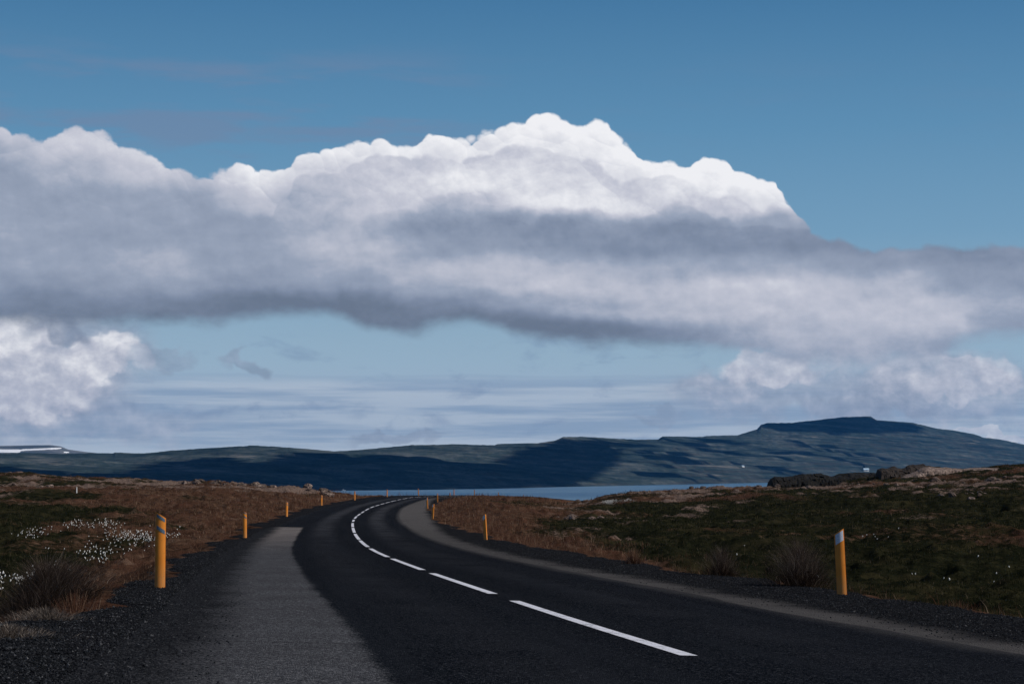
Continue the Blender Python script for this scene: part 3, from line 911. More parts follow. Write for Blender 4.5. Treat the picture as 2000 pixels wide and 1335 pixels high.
def dup(root):
    r = root.copy(); COL.objects.link(r)
    for ch in list(root.children):
        c = ch.copy(); COL.objects.link(c); c.parent = r
    return r


G_L = 'marker posts along the left shoulder'; G_R = 'marker posts along the inner right shoulder'
posts = [  # photo column, distance, height factor, kind, turn, lean, label
    (316.5, 27.4, 1.06, 'left', 14, 0, 'nearest orange post on the left gravel, two dull blue bands under its slanted top'),
    (481, 76.0, 1.04, 'left', 22, -1.2, 'second orange marker post on the left shoulder, beyond the nearest one with two blue bands'),
    (562, 127., 1.0, 'left', 40, 0, 'third orange post on the left shoulder, past the end of the pale asphalt'),
    (629.5, 181., 1.0, 'left', 35, 0, 'fourth orange post on the left shoulder, standing before the end of the rocky ridge'),
    (694, 224., 1.06, 'left', 35, 0, 'orange post left of the bend, first one against the bay'),
    (757, 268., 1.06, 'left', 25, 0, 'orange post on the outer side of the bend, second one seen against the bay'),
    (818, 297., 1.12, 'left', 10, -3, 'sunlit leaning orange post on the outer side at the top of the bend'),
    (887, 328., 1.02, 'left', 10, 0, 'thin orange post on the road crest right of where the white dashes vanish'),
    (927, 352., 1.05, 'left', 0, -2, 'bright leaning orange post at the left end of the brown hump, against the bay'),
    (973.5, 378., .98, 'left', 0, 0, 'orange post peeping over the brown hump, against the bay'),
    (1022.5, 408., .98, 'left', 0, 0, 'very small orange post behind the right slope of the brown hump'),
    (1075, 446., .95, 'left', 0, 0, 'tiniest orange post, farthest right in the row against the bay'),
    (1641, 28.6, .965, 'right', -8, -2.2, 'big sunlit orange post with one white band, on the right gravel'),
    (948, 76.5, 1.0, 'right', -40, -4, 'orange post on the right shoulder at the foot of the brown grassy bank'),
    (845, 129., 1.0, 'right', -45, 4, 'orange post on the pale gravel inside the bend, in front of two smaller ones'),
    (835, 178., 1.0, 'right', -40, -3, 'orange post inside the bend, leftmost on the right side of the road'),
    (854.5, 226., 1.02, 'right', -35, -1, 'orange post inside the bend, farthest before the road crest'),
    (879, 300., .62, 'right', -20, 0, 'short faint orange post beside the taller one on the road crest'),
    (937.5, 366., .70, 'right', 0, 0, 'faint short orange post right of the bright leaning one on the hump'),
]
protos = {}
for (px, D, hf, kind, turn, lean, lab) in posts:
    if kind not in protos: r = protos[kind] = make_post(kind)
    else: r = dup(protos[kind])
    x = (px - 1000) / F * D
    r.location = (x, D, shoulder_z(x, D) - .02); r.scale = (1, 1, hf)
    r.rotation_euler = (math.radians(.5), math.radians(lean), math.radians(turn))
    tag(r, lab, 'marker post', G_L if kind == 'left' else G_R)

# thin white stake in the heath, far left
bm = bmesh.new()
bmesh.ops.create_cone(bm, cap_ends=True, segments=8, radius1=.05, radius2=.035, depth=.55, matrix=Matrix.Translation((0, 0, .2)))
me = bpy.data.meshes.new('stake'); bm.to_mesh(me); bm.free(); me.materials.append(plain('white_paint', (.7, .7, .68), .6, .3, .1))
o = bpy.data.objects.new('stake', me); COL.objects.link(o)
x, y = (152 - 1000) / F * 160, 160.; o.location = (x, y, gz(x, y))
tag(o, 'thin white stake standing alone in the heath on the far left', 'stake')


# ------------------------------------------------------------------ rock
def rock_mat(name, dark, mid, light, lichen=None):
    m, t, b = mat_new(name, .92, .15)
    co = objco(t); n = noise(t, co, 1.1, 7, .7); n2 = noise(t, co, 6, 6, .7)
    c = ramp(t, n * .5 + n2 * .5, [(.36, dark + (1,)), (.5, mid + (1,)), (.62, light + (1,))])
    vn = t.nodes.new('ShaderNodeTexVoronoi'); vn.feature = 'DISTANCE_TO_EDGE'; vn.inputs['Scale'].default_value = 1.6
    t.links.new(co, vn.inputs['Vector'])
    cr = S(t, vn.outputs['Distance'])
    c = cmix(t, cr.smooth(.06, .0) * .7, c, tuple(x * .3 for x in dark) + (1,))
    if lichen: c = cmix(t, n.smooth(.55, .68) * .7, c, lichen + (1,))
    t.links.new(c.k, b.inputs['Base Color'])
    bump(t, b, n * .5 + n2 * .3 + cr.min(.1) * 2, .2, 1.)
    return m


M_DARK = rock_mat('dark_lava', (.002, .002, .002), (.006, .0055, .005), (.018, .016, .014))
M_PALE = rock_mat('pale_basalt', (.03, .022, .018), (.14, .102, .085), (.34, .26, .22))
M_RUST = rock_mat('dark_brown_basalt', (.005, .004, .003), (.018, .014, .012), (.06, .045, .038))

M_BRN = rock_mat('brown_basalt', (.03, .02, .016), (.10, .072, .058), (.24, .185, .155))


def outcrop(name, pts, D, depth, mat, seed, label, rough=.35):
    """rocky wall: pts = [(px, py_top, py_base)] at distance D; built in metres, rounded and broken"""
    px = np.arange(pts[0][0], pts[-1][0] + .1, 1.2)
    tp = np.interp(px, [p[0] for p in pts], [p[1] for p in pts]); bs = np.interp(px, [p[0] for p in pts], [p[2] for p in pts])
    ns = 30; a = np.linspace(-.15, math.pi + .1, ns)
    Dv = D + np.interp(px, [pts[0][0], pts[-1][0]], [0, 12])
    X = (px - 1000) / F * Dv
    z0 = (915 - bs) / F * Dv - .6; z1 = (915 - tp) / F * Dv
    h = (z1 - z0)[:, None]
    ca = np.cos(a)[None, :]; sa = np.sin(a)[None, :]
    sq = np.sign(sa) * np.abs(sa) ** .45
    Y = Dv[:, None] - ca * depth * .5 + depth * .5
    Z = z0[:, None] + h * sq
    Xg = X[:, None] * np.ones(ns)
    blk = np.floor(Xg / 1.1 + vnoise(Z * 1.3, Xg * .4, seed) * 1.6); lay = np.floor(Z / .55 + vnoise(Xg * .5, Z, seed + 5) * 1.2)
    jit = vnoise(blk * 3.7 + .5, lay * 5.1 + .5, seed + 9)
    front = (ca > -.2)
    Y = Y + (jit * 1.1 + fbm(Xg / .7, Z / .5, 4, seed + 2) * .8) * rough * 2 * front
    Z = Z + (fbm(Xg / 1.3, Y / 1.3, 4, seed + 3) * rough * 1.0 + vnoise(blk + .5, blk * 0, seed + 12) * rough * .7) * np.clip(sq, 0, 1) * np.minimum(1, h / 1.2)
    v = np.stack([Xg, Y, Z], -1)
    c = np.array([X.mean(), D + depth / 2, z0.mean()]); v = v - c
    o = mesh_np(name, v.reshape(-1, 3), grid_faces(len(px), ns), mat, smooth=False)
    o.location = c
    bm = bmesh.new(); bm.from_mesh(o.data); bmesh.ops.recalc_face_normals(bm, faces=bm.faces[:]); bm.to_mesh(o.data); bm.free()
    return tag(o, label, 'rock outcrop')


outcrop('rock_outcrop', [(1507, 950, 953), (1509, 937, 953), (1516, 932, 953), (1552, 930, 953), (1566, 925, 953), (1610, 926, 953), (1622, 930, 953), (1650, 925, 953), (1690, 922, 951), (1724, 924, 948)], 296, 7, M_DARK, 201,
        'long dark lava rock wall behind the right field, its left end against the bay', .3)
outcrop('rock_outcrop', [(1719, 940, 949), (1721, 917, 949), (1728, 914, 948), (1752, 912, 946), (1763, 914, 944), (1772, 914, 944), (1780, 909, 943), (1806, 908, 941), (1842, 913, 938)], 294, 6, M_RUST, 211,
        'dark brown blocky rock outcrop at the right end of the lava wall', .33)
outcrop('rock_outcrop', [(1738, 941, 946), (1765, 934, 946), (1790, 922, 945), (1812, 912, 943), (1840, 912, 941), (1870, 913, 937), (1930, 914, 930), (1975, 916, 924)], 290, 7, M_PALE, 221,
        'long pale stony rock bank sloping down towards the right edge', .2)


def boulder_mesh(seed):
    bm = bmesh.new(); bmesh.ops.create_icosphere(bm, subdivisions=3, radius=.5)
    rnd = random.Random(seed); cuts = [Vector((rnd.uniform(-1, 1), rnd.uniform(-1, 1), rnd.uniform(-.6, 1))).normalized() for _ in range(9)]
    for v in bm.verts:
        for c in cuts:
            d = v.co.dot(c)
            if d > .34: v.co -= c * (d - .34) * .9
        p = v.co * 3 + Vector((seed * 3.1, 0, 0))
        from mathutils import noise as mn
        v.co *= 1 + mn.fractal(p, .7, 2, 3) * .13
        v.co.z *= .72
    me = bpy.data.meshes.new('boulder'); bm.to_mesh(me); bm.free(); me.materials.append(M_PALE if seed % 3 else M_BRN)
    return me


bmeshes = [boulder_mesh(k) for k in range(7)]
rng = np.random.default_rng(5); R_ = random.Random(9)


def LAND(px):
    marks = [(0, 'by the left edge'), (152, 'near the white stake'), (317, 'above the nearest post'), (400, 'between nearest and second post'), (481, 'above the second post'), (562, 'above the third post'), (629, 'by the fourth post'),
             (1100, 'at its low left end'), (1190, 'by the white patch'), (1280, 'right of the white patch'), (1400, 'just left of the lava wall'), (1510, "below the wall's left end"),
             (1640, 'above the sunlit right post'), (1750, 'below the brown outcrop'), (1860, 'below the pale bank'), (1960, 'by the right edge')]
    return min(marks, key=lambda m_: abs(m_[0] - px))[1]


def boulders(n, cols, Ds, size, label, group):
    for i in range(n):
        px = R_.uniform(*cols) if not isinstance(cols, list) else R_.choice(cols) + R_.gauss(0, 12)
        D = Ds(px) * R_.uniform(.95, 1.03)
        s = size * (.5 + R_.random() ** 2.5 * 1.3)
        x = (px - 1000) / F * D
        o = bpy.data.objects.new('boulder', R_.choice(bmeshes)); COL.objects.link(o)
        o.location = (x, D, gz(x, D) + s * .12); o.scale = (s * R_.uniform(.9, 1.7), s, s * R_.uniform(.7, 1.1)); o.rotation_euler = (R_.uniform(-.2, .2), R_.uniform(-.2, .2), R_.uniform(0, 6.28))
        big_ = 'large' if s > size * 1.15 else ('small' if s < size * .7 else 'mid-sized')
        near_ = LAND(px)
        tag(o, f"{big_} {'pale' if 'pale' in o.data.materials[0].name else 'brown'} boulder {label}, {near_}", 'boulder', group)


boulders(70, (330, 650), lambda p: np.interp(p, [300, 440, 560, 640], [265, 255, 240, 232]), .75, 'on the left ridge', 'boulders on the left ridge')
boulders(22, (0, 110), lambda p: 190, .6, 'in the far left heath', 'boulders at the far left')
boulders(60, (1100, 1420), lambda p: np.interp(p, [1100, 1180, 1250, 1420], [265, 275, 285, 285]), .7, 'on the ridge by the bay', 'boulders on the right ridge')
boulders(40, (1430, 1990), lambda p: np.interp(p, [1430, 1700, 2000], [262, 240, 215]), .65, 'on the stony band', 'boulders below the lava wall')
boulders(16, (1085, 1180), lambda p: np.interp(p, [1085, 1180], [150, 140]), .45, 'in the dark heath', 'boulders in the right heath')
boulders(16, (1830, 1925), lambda p: 150, .4, 'in the bare patch', 'boulders in the bare patch')


# ------------------------------------------------------------------ plants
def blades(n, place, h, w, lean, seed, segs=2, curve=.5):
    """n bent blades: place(rng, n) -> x, y, z, scale. returns verts, tris, tint"""
    g = np.random.default_rng(seed)
    x, y, z, sc = place(g, n); n = len(x)
    a = g.uniform(0, 2 * np.pi, n); hh = h * sc * g.uniform(.55, 1.25, n); ww = w * sc * g.uniform(.6, 1.4, n)
    ln = np.abs(g.normal(0, lean, n)) + .05
    dx, dy = np.cos(a), np.sin(a); f = g.uniform(0, np.pi, n); sx, sy = np.cos(f), np.sin(f)
    V = []
    for k in range(segs + 1):
        q = k / segs; bend = ln * (q ** (1 + curve)) * hh
        cx = x + dx * bend; cy = y + dy * bend; cz = z + hh * (q - .25 * ln * q * q) - .03
        hw = ww * (1 - q) * .5
        if k < segs:
            V += [np.stack([cx - sx * hw, cy - sy * hw, cz], -1), np.stack([cx + sx * hw, cy + sy * hw, cz], -1)]
        else: V += [np.stack([cx, cy, cz], -1)]
    nv = len(V); V = np.stack(V, 1).reshape(-1, 3)
    b0 = (np.arange(n) * nv)[:, None]
    tri = []
    for k in range(segs - 1):
        q = 2 * k; tri += [b0 + np.array([q, q + 1, q + 3]), b0 + np.array([q, q + 3, q + 2])]
    q = 2 * (segs - 1); tri += [b0 + np.array([q, q + 1, q + 2])]
    T = np.concatenate(tri)
    tint = np.repeat(g.random(n), nv)
    return V, T, tint


def grass_mat(name, stops):
    m, t, b = mat_new(name, .9, .0)
    a = S(t, attr(t, 'tint').outputs['Fac'])
    c = ramp(t, a, [(p, c_ + (1,)) for p, c_ in stops]); t.links.new(c.k, b.inputs['Base Color'])
    tr = t.nodes.new('ShaderNodeBsdfTranslucent'); t.links.new(c.k, tr.inputs[0])
    mx = t.nodes.new('ShaderNodeMixShader'); mx.inputs[0].default_value = .3
    t.links.new(b.outputs[0], mx.inputs[1]); t.links.new(tr.outputs[0], mx.inputs[2])
    t.links.new(mx.outputs[0], t.nodes['Material Output'].inputs[0])
    return m


def field(D0, D1, p0, p1, keep, scale=lambda D: 1 + D * 0, lift=0.):
    """random places between two photo columns and two distances, thinned by keep(x, y)"""
    def place(g, n):
        D = np.exp(g.uniform(np.log(D0), np.log(D1), n)); p = g.uniform(p0, p1, n)
        y = D; x = (p - 1000) / F * D
        k = g.random(n) < keep(x, y)
        x, y, D = x[k], y[k], D[k]
        return x, y, ground_z(x, y) + lift, scale(D) * g.uniform(.7, 1.2, len(x))
    return place


def e_of(x, y):
    o, _, _ = off_of(x, y)
    return np.where(o < 0, edge_l(y) - o, o - edge_r(y))


def k_verge(x, y):
    e = e_of(x, y)
    return sstep(-.05, .5, e) * sstep(5.5, 2.0, e) * (.35 + .65 * sstep(-.25, .2, fbm(x / 1.5, y / 1.5, 3, 301)))


def k_red(x, y):
    r, k, v = cover(x, y); e = e_of(x, y)
    return sstep(.3, .8, r) * (1 - k) * sstep(.1, .6, e) * (.3 + .7 * sstep(-.2, .25, fbm(x / 3, y / 3, 3, 302)))


def k_green(x, y):
    r, k, v = cover(x, y); e = e_of(x, y)
    return sstep(.75, .3, r) * (1 - k * .7) * sstep(.3, 1, e) * (.3 + .7 * sstep(-.2, .25, fbm(x / 3, y / 3, 3, 303)))


big = lambda D: 1 + np.clip(D - 40, 0, 400) * .012
MG_RED = grass_mat('dry_red_grass', [(0, (.035, .015, .010)), (.35, (.085, .036, .024)), (.7, (.15, .074, .045)), (.9, (.25, .15, .10)), (1, (.40, .30, .21))])
MG_GRN = grass_mat('bog_green', [(0, (.004, .0065, .003)), (.4, (.010, .0135, .006)), (.8, (.026, .028, .012)), (.95, (.07, .058, .032)), (1, (.15, .12, .08))])
MG_BRN = grass_mat('brown_heath', [(0, (.028, .015, .010)), (.4, (.078, .043, .027)), (.8, (.15, .092, .060)), (1, (.30, .21, .15))])


def stuff(name, V, T, tint, mat, label, cat):
    o = mesh_np(name, V, T, mat, {'tint': tint})
    return tag(o, label, cat, kind='stuff')


def cat_(*a):
    vs, ts, cs, off = [], [], [], 0
    for V, T, c in a:
        vs.append(V); ts.append(T + off); cs.append(c); off += len(V)
    return np.vstack(vs), np.vstack(ts), np.concatenate(cs)


stuff('dry_grass', *cat_(blades(70000, field(9, 60, -250, 2250, k_verge), .21, .005, .35, 1),
                         blades(90000, field(60, 330, 380, 1500, k_verge, big), .16, .010, .4, 2),
                         blades(26000, field(70, 170, 880, 1240, k_verge, lambda D: 1 + D * .004), .24, .008, .35, 12),
                         blades(45000, field(19, 62, 1050, 2300, k_verge), .24, .006, .35, 13),
                         blades(60000, field(9, 21, -400, 330, lambda x, y: np.maximum(k_verge(x, y), .5 * (e_of(x, y) > .0))), .13, .003, .7, 14),
                         blades(40000, field(17, 32, -200, 420, lambda x, y: k_verge(x, y) * .9), .17, .004, .5, 3)), MG_RED,
      'dry reddish grass lining both gravel shoulders', 'grass')
stuff('heath_grass', *cat_(blades(230000, field(26, 330, -250, 1350, k_red, big), .10, .011, .6, 4),
                           blades(40000, field(150, 330, 1200, 2200, k_red, big), .08, .014, .6, 5)), MG_BRN,
      'brown heath grass covering the land left and right of the bend', 'grass')
stuff('bog_grass', *cat_(blades(120000, field(14, 120, -250, 620, k_green, big), .15, .010, .5, 6),
                         blades(240000, field(34, 340, 1000, 2250, k_green, big), .10, .013, .6, 7)), MG_GRN,
      'dark green grass and moss of the wet fields', 'grass')


def tuft(name, px, D, h, n, mats, seed, label, w=.006, spread=.5, zoff=0., leanv=.5, twiggy=False):
    x0 = (px - 1000) / F * D; z0 = gz(x0, D)
    root = bpy.data.objects.new(name, None); COL.objects.link(root); root.location = (x0, D, z0)

    def mk(k, nm, nn, hh, sp, ln, mat, ww):
        g = np.random.default_rng(seed + k)
        r = np.abs(g.normal(0, sp * .35, nn)); a = g.uniform(0, 6.283, nn)
        x = r * np.cos(a); y = r * np.sin(a); z = ground_z(x + x0, y + D) - z0 + zoff
        H_ = hh * (1 - .45 * np.clip(r / sp, 0, 1)) * g.uniform(.5, 1.15, nn)
        out = ln * (.2 + r / sp) + g.normal(0, .16, nn); segs = 5; V = []
        if twiggy:
            z = z + g.uniform(0, .62, nn) * hh * (1 - .6 * np.clip(r / sp, 0, 1)); H_ = H_ * .42; out = np.abs(out) * 1.6 + .2
        a2 = a + g.normal(0, .6, nn); f = g.uniform(0, 3.14, nn)
        for s in range(segs + 1):
            q = s / segs; bx = np.cos(a2) * out * H_ * q ** 1.5; by = np.sin(a2) * out * H_ * q ** 1.5
            hw = ww * .5 * (1 - q * .8)
            cz = z + H_ * (q - .22 * np.abs(out) * q * q)
            V += [np.stack([x + bx - np.cos(f) * hw, y + by - np.sin(f) * hw, cz], -1), np.stack([x + bx + np.cos(f) * hw, y + by + np.sin(f) * hw, cz], -1)]
        nv = len(V); V = np.stack(V, 1).reshape(-1, 3); b0 = (np.arange(nn) * nv)[:, None]
        T = np.concatenate([b0 + np.array([2*s, 2*s+1, 2*s+3, 2*s+2]) for s in range(segs)])
        mesh_np(nm, V, T, mat, {'tint': np.repeat(g.random(nn), nv)}, parent=root)
    mk(0, 'stems', n, h, spread, leanv, mats[0], w)
    mk(1, 'base_leaves', n, h * .45, spread * .9, leanv * 1.3, mats[1], w * 1.6)
    return tag(root, label, 'shrub')


MT_GREY = grass_mat('grey_twigs', [(0, (.02, .014, .011)), (.6, (.06, .043, .035)), (.93, (.13, .10, .085)), (1, (.34, .28, .23))])
MT_PALE = grass_mat('pale_dry_stems', [(0, (.03, .022, .018)), (.5, (.10, .08, .065)), (1, (.34, .29, .25))])
MT_DARK = grass_mat('dark_leaves', [(0, (.008, .006, .005)), (.7, (.022, .014, .010)), (1, (.08, .05, .035))])
tuft('shrub', 95, 24.5, .90, 9000, (MT_GREY, MT_DARK), 41, 'large grey-brown twiggy shrub in front of the bog on the left', .004, .95, .0, .8, True)
tuft('shrub', 150, 22.0, .42, 900, (MG_RED, MT_DARK), 42, 'pale dry tuft beside the large twiggy shrub on the left', .005, .35)
tuft('shrub', 40, 21.5, .40, 1200, (MT_GREY, MT_DARK), 43, 'low dark shrub below the large twiggy one, at the left edge', .005, .5, 0., .5, True)
tuft('shrub', 1408, 38, .72, 1300, (MT_GREY, MT_DARK), 44, 'thin dry tuft by the gravel left of the wide dark one', .004, .6, 0, .6, True)
tuft('shrub', 1560, 32, .95, 2600, (MT_GREY, MT_DARK), 45, 'wide dark dry bush by the gravel left of the near right post', .0035, .85, 0, .7, True)
tuft('shrub', 1868, 27.5, .36, 600, (MG_RED, MT_DARK), 46, 'low dark tuft by the gravel right of the near right post', .005, .42)
tuft('shrub', 1235, 46, .40, 500, (MG_RED, MT_DARK), 47, 'small dry tuft by the gravel farthest from the near right post', .006, .3)

tuft('shrub', 25, 15.2, .16, 2600, (MT_PALE, MT_GREY), 48, 'pale dry creeping plant at the bottom of the left edge', .004, .62, 0, .9, True)
tuft('shrub', 95, 18.2, .18, 2200, (MT_PALE, MT_GREY), 49, 'pale dry creeping plant on the gravel edge below the twiggy shrub', .004, .5, 0, .9, True)


def cotton(spots, seed, label):
    """white bog-cotton heads on stems: spots = (px, D, half px, half D, n)"""
    g = np.random.default_rng(seed); X, Y, S_ = [], [], []
    for px, D, wp, wd, n in spots:
        p = px + g.normal(0, wp * .5, n); d = D * (1 + g.normal(0, wd * .5, n)); X.append((p - 1000) / F * d); Y.append(d)
    x = np.concatenate(X); y = np.concatenate(Y); n = len(x); z = ground_z(x, y)
    h = g.uniform(.20, .34, n); r = g.uniform(.009, .018, n)
    # heads: drooping six-sided puffs of five rings
    k = 6; rings = np.array([0, .6, 1, .85, .45]); zz = np.array([1.0, .7, 0, -.9, -1.6])
    th = np.arange(k) * 2 * np.pi / k
    ln = g.normal(.15, .35, n)
    V = []
    for q in range(5):
        rr = rings[q] + .02
        for j in range(k):
            V.append(np.stack([x + r * rr * np.cos(th[j]) * g.uniform(.7, 1.3, n) + ln * zz[q] * r, y + r * rr * np.sin(th[j]), z + h + zz[q] * r * 1.25 * g.uniform(.9, 1.1, n)], -1))
    V = np.stack(V, 1); nv = V.shape[1]; b0 = (np.arange(n) * nv)[:, None]; Fc = []
    for q in range(4):
        for j in range(k): Fc.append(b0 + np.array([q*k+j, q*k+(j+1) % k, (q+1)*k+(j+1) % k, (q+1)*k+j]))
    m = plain('cotton_fluff', (.62, .61, .58), .9, .0, .15)
    me1 = (V.reshape(-1, 3), np.concatenate(Fc))
    o = mesh_np('cotton_grass', me1[0], me1[1], m)
    tag(o, label, 'cotton grass', kind='stuff')
    w = .004; f = g.uniform(0, 3.14, n)
    S0 = np.stack([np.stack([x - w*np.cos(f), y - w*np.sin(f), z - .02], -1), np.stack([x + w*np.cos(f), y + w*np.sin(f), z - .02], -1),
                   np.stack([x + w*np.cos(f), y + w*np.sin(f), z + h - r], -1), np.stack([x - w*np.cos(f), y - w*np.sin(f), z + h - r], -1)], 1)
    so = mesh_np('stems', S0.reshape(-1, 3), np.arange(4 * n).reshape(-1, 4), MG_GRN, {'tint': np.repeat(g.random(n), 4)}, parent=o)


cotton([(70, 80, 45, .05, 60), (150, 84, 25, .04, 40), (205, 82, 55, .04, 75), (250, 73, 55, .05, 110), (290, 72, 35, .05, 90), (335, 74, 25, .04, 24), (215, 66, 90, .07, 35),
        (180, 54, 40, .05, 26), (210, 53, 25, .04, 20), (8, 42, 18, .04, 26), (45, 44, 26, .04, 30), (72, 45, 13, .03, 16), (130, 47, 60, .15, 8)], 71,
       'white tufts of cotton grass dotted over the green bog on the left')
cotton([(1190, 205, 16, .02, 420), (1225, 212, 12, .015, 160), (1440, 62, 12, .04, 3), (1710, 75, 40, .06, 7), (1800, 50, 80, .12, 5), (1560, 50, 60, .1, 3), (1950, 46, 40, .1, 4)], 72,
       'sparse white tufts of cotton grass in the dark field on the right')

# loose stones of the shoulders, near the camera
g = np.random.default_rng(8); n = 150000
D = 9.5 * (75 / 9.5) ** g.random(n); side = g.random(n) < .5
o_ = np.where(side, -3.3 - np.abs(g.random(n)) * 2.1, 3.0 + g.random(n) * 3.2)
x, y, z = road_pt(D, o_, 0.)
e = np.where(o_ < 0, edge_l(D) - o_, o_ - edge_r(D)); z = z - .10 * sstep(-.3, .12, e) + np.abs(fbm(x / .35, y / .35, 3, 61)) * .03 * sstep(4.15, 4.6, np.abs(o_))
kp = (e < .25) & (g.random(n) < sstep(3.2, 4.3, np.abs(o_)) + .05); x, y, z = x[kp], y[kp], z[kp]; n = len(x)
s = .004 + .011 * g.random(n) ** 2.5
base = np.array([[1, 0, 0], [0, 1, 0], [-1, 0, 0], [0, -1, 0], [0, 0, .8], [0, 0, -.6]], float)
V = base[None] * s[:, None, None] * g.uniform(.6, 1.3, (n, 6, 3)) + g.normal(0, .15, (n, 6, 3)) * s[:, None, None]
an = g.uniform(0, 6.28, n); ca, sa = np.cos(an)[:, None], np.sin(an)[:, None]
V = np.stack([V[..., 0] * ca - V[..., 1] * sa, V[..., 0] * sa + V[..., 1] * ca, V[..., 2]], -1) + np.stack([x, y, z + s * .3], -1)[:, None]
ff = np.array([[0, 1, 4], [1, 2, 4], [2, 3, 4], [3, 0, 4], [1, 0, 5], [2, 1, 5], [3, 2, 5], [0, 3, 5]])
T = ((np.arange(n) * 6)[:, None, None] + ff[None]).reshape(-1, 3)
mS, t, b = mat_new('loose_stone', .9, .08)
c = ramp(t, S(t, attr(t, 'tint').outputs['Fac']), [(0, (.004, .005, .006, 1)), (.6, (.012, .013, .016, 1)), (.95, (.032, .034, .038, 1)), (1, (.085, .085, .088, 1))]); t.links.new(c.k, b.inputs['Base Color'])
tag(mesh_np('gravel', V.reshape(-1, 3), T, mS, {'tint': np.repeat(g.random(n), 6)}, smooth=False), 'loose dark stones strewn over the gravel shoulders', 'gravel', kind='stuff')


# ------------------------------------------------------------------ across the bay
def hill_at(px, py):
    """place on the far hillside seen in that direction (coarse search)"""
    t = np.linspace(0, .98, 400); X, D, Z = hill_fields(np.full(400, float(px)), t)
    yy = 915 - Z / D * F
    i = np.argmax(yy <= py) if (yy <= py).any() else 399
    return float(X[i]), float(D[i]), float(Z[i])


def box(bm, x0, x1, y0, y1, z0, z1):
    r = bmesh.ops.create_cube(bm, size=1)
    for v in r['verts']:
        v.co = (x0 + (v.co.x + .5) * (x1 - x0), y0 + (v.co.y + .5) * (y1 - y0), z0 + (v.co.z + .5) * (z1 - z0))


def part(name, bm, mat, parent):
    bmesh.ops.recalc_face_normals(bm, faces=bm.faces[:])
    me = bpy.data.meshes.new(name); bm.to_mesh(me); bm.free(); me.materials.append(mat)
    o = bpy.data.objects.new(name, me); COL.objects.link(o); o.parent = parent
    return o


MW = plain('white_wall', (.80, .80, .78), .7, .3, .05); MRF = plain('pale_roof', (.42, .55, .66), .5, .3, .1); MGL = plain('dark_pane', (.03, .04, .05), .2, .5); MTR = plain('spruce_green', (.012, .022, .014), .9, .1, .4, 1)


def farm(px, py, w, label, rotz=.2):
    x, y, z = hill_at(px, py); r = bpy.data.objects.new('farmhouse', None); COL.objects.link(r); r.location = (x, y, z - 1); r.rotation_euler = (0, 0, rotz)
    d, h = w * .5, w * .32
    bm = bmesh.new(); box(bm, -w/2, w/2, -d/2, d/2, -3, h); part('wall', bm, MW, r)
    bm = bmesh.new(); vs = [bm.verts.new(p) for p in [(-w*.54, -d*.6, h-.2), (w*.54, -d*.6, h-.2), (w*.54, d*.6, h-.2), (-w*.54, d*.6, h-.2), (-w*.54, 0, h+d*.5), (w*.54, 0, h+d*.5)]]
    for f in ((0, 1, 5, 4), (2, 3, 4, 5), (0, 4, 3), (1, 2, 5), (3, 2, 1, 0)): bm.faces.new([vs[i] for i in f])
    part('roof', bm, MRF, r)
    for k in range(3):
        bm = bmesh.new(); box(bm, -w*.36 + k*w*.28, -w*.22 + k*w*.28, -d/2 - .1, -d/2 + .3, h*.35, h*.75); part('window', bm, MGL, r)
    return tag(r, label, 'farmhouse')


farm(1690, 919.5, 26, 'white farmhouse with a pale roof across the bay, just above the dark lava wall')
farm(1450, 912, 12, 'tiny white house on the far hillside above the bay, left of the lava wall', .5)
x, y, z = hill_at(1684, 914)
r = bpy.data.objects.new('spruce_tree', None); COL.objects.link(r); r.location = (x, y - 30, z - 8)
bm = bmesh.new(); bmesh.ops.create_cone(bm, cap_ends=True, segments=8, radius1=.9, radius2=.3, depth=16, matrix=Matrix.Translation((0, 0, 7))); part('trunk', bm, plain('bark', (.05, .035, .025), .9), r)
g = np.random.default_rng(4); q = g.random(1500); rad = (1 - q) * 6.5 + .8; an = g.uniform(0, 6.28, 1500); rr = rad * np.sqrt(g.random(1500))
c = np.stack([rr*np.cos(an), rr*np.sin(an), 4 + q*20], -1); V = (c[:, None] + g.normal(0, .9, (1500, 3, 3))).reshape(-1, 3)
cr = mesh_np('crown', V, np.arange(4500).reshape(-1, 3), MTR, smooth=False, parent=r)
tag(r, 'small dark tree beside the white farmhouse across the bay', 'tree')

# boat on the bay
D = 60 * F / (957.6 - 915); r = bpy.data.objects.new('boat', None); COL.objects.link(r); r.location = ((672 - 1000) / F * D, D, SEA); r.rotation_euler = (0, 0, .15)
bm = bmesh.new(); rings = []
for i in range(9):
    q = i / 8; xx = -5.5 + 11 * q; wd = 1.7 * (1 - max(0, q - .45) ** 2 * 3.1); zt = 1.3 + q * q * .9
    rings.append([bm.verts.new(p) for p in [(xx, -wd, zt), (xx, -wd * .7, -.2), (xx, 0, -.6), (xx, wd * .7, -.2), (xx, wd, zt)]])
for a, b_ in zip(rings[:-1], rings[1:]):
    for i in range(5): bm.faces.new((a[i], b_[i], b_[(i + 1) % 5], a[(i + 1) % 5]))
bm.faces.new(rings[0]); bm.faces.new(rings[-1][::-1]); part('hull', bm, MW, r)
bm = bmesh.new(); box(bm, -2.8, 1.2, -1.1, 1.1, 1.3, 3.6); bmesh.ops.bevel(bm, geom=bm.edges[:], offset=.15, segments=1); part('cabin', bm, MW, r)
bm = bmesh.new(); box(bm, 1.16, 1.26, -.9, .9, 2.4, 3.2); part('window', bm, MGL, r)
bm = bmesh.new(); box(bm, -1., -.85, -.07, .07, 3.6, 6.2); part('mast', bm, MW, r)
tag(r, 'small white boat on the bay below the dark hillside', 'boat')

